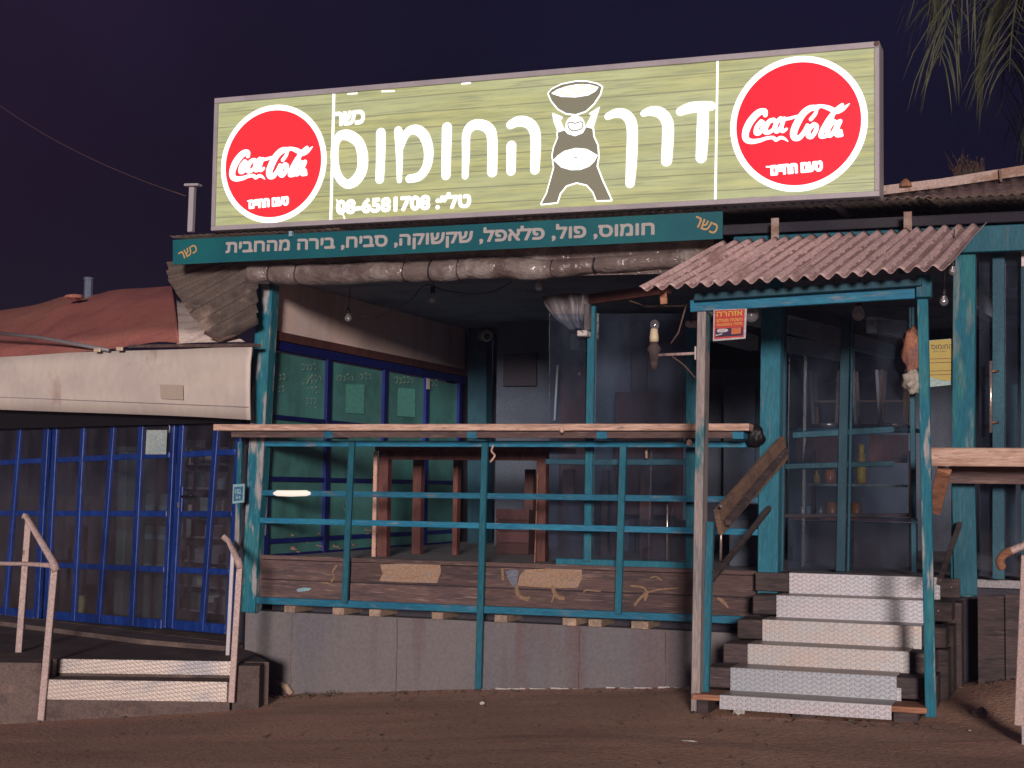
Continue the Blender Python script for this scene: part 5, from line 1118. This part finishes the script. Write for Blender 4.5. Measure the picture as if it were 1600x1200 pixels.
# pebbles on the dusty road
random.seed(31); b = MB()
for k in range(2600):
    x = random.uniform(-8, 4); y_ = random.uniform(-5, -.1)
    if random.random() < .35: y_ = -.08-abs(random.gauss(0, .12))
    s = random.uniform(.002, .006)*(1.8 if random.random() < .06 else 1); z = gz(x, y_); b.add([(x-s, y_-s, z), (x+s, y_-s*.7, z), (x+s*.8, y_+s, z), (x-s, y_+s*.9, z), (x, y_, z+s*1.1)], [(0, 1, 4), (1, 2, 4), (2, 3, 4), (3, 0, 4)])
tag(b.build('gravel', M['concrete']), 'loose grit scattered on the dusty road', 'gravel', kind='stuff')
# mortar line along the foot of the base wall
b = MB(); random.seed(4)
x = -2.6
while x < -.3:
    w = random.uniform(.03, .12); z = gz(x, .05); hh = random.uniform(.002, .016); b.box(x, x+w, .05, .088, z-.02, z+hh); x += w+random.choice([0, 0, .04])
b.build('mortar_edge', M['litter'], B)
# stools turned upside down on the counter inside the entrance
for k, (a, c) in enumerate(((1292, 'upturned stool on the counter left of the entrance mullion'), (1358, 'upturned stool on the counter between the mullion and the shiny pan'), (1396, 'upturned stool on the counter beside the hanging cloth bag'))):
    zc = pz(1330, 668).z+.012; p = P(a, 640, cy+.62); t = thing('upturned_stool', c, 'stool', (p.x, cy+.62, zc), 'stools stacked upside down on the counter')
    b = MB(); b.lathe((p.x, cy+.62, zc+.0), [(.15, 0), (.16, .01), (.16, .03), (.14, .04)], 14); b.build('seat', M['brownwall'], t, smooth=False)
    for q, (dx, dy) in enumerate(((-.11, -.11), (.11, -.11), (.11, .11), (-.11, .11))): beam('leg', (p.x+dx, cy+.62+dy, zc+.041), (p.x+dx*1.25, cy+.62+dy*1.25, zc+.56), .035, .035, M['plankbrown'] if q else M['grey'], t, front=False)
    for zz in (.25,): boxo('stretcher', p.x-.12, p.x+.12, cy+.62-.135, cy+.62-.115, zc+zz, zc+zz+.02, M['plankbrown'], t)
# dim clutter on the floor of the veranda and behind the entrance glass
random.seed(77)
for k, (a, yy, w, h_, m, lab) in enumerate(((775, 2.2, .35, .45, 'brownwall', 'dark crate on the deck behind the middle railing post'), (880, 2.3, .30, .6, 'dark', 'dark box behind the teal mullion low on the deck'), (1000, 2.0, .4, .38, 'brownwall', 'brown crate below the wide window frame'), (1140, 1.2, .28, .55, 'slate', 'grey bin behind the pale porch post'))):
    p = P(a, 800, yy); t = thing('storage_crate', lab, 'crate', (p.x, yy, .9)); 
    for q in range(4): boxo('board', p.x, p.x+w, yy, yy+.03, .9+h_*q/4+.004, .9+h_*(q+1)/4-.004, M[m], t)
    boxo('body', p.x+.01, p.x+w-.01, yy+.031, yy+.3, .9, .9+h_-.01, M[m], t)

bpy.context.view_layer.update()
hz = bpy.data.materials.new('lens_glow_haze'); hz.use_nodes = True; t = hz.node_tree; t.nodes.clear(); o_ = t.nodes.new('ShaderNodeOutputMaterial'); pv = t.nodes.new('ShaderNodeVolumePrincipled')
pv.inputs['Color'].default_value = (.62, .62, 1.0, 1); pv.inputs['Density'].default_value = GLOW_HAZE; pv.inputs['Anisotropy'].default_value = .2; t.links.new(pv.outputs[0], o_.inputs['Volume'])
if GLOW_HAZE > 0: 
    zmax = max((o.matrix_world @ Vector(c_)).z for o in bpy.data.objects if o.type == 'MESH' for c_ in o.bound_box)
    tag(boxo('glow_haze', -301, 301, -61, 301, -2.6, zmax+.3, hz), kind='stuff')  # thin air volume added to spread sign glow and lift the blacks
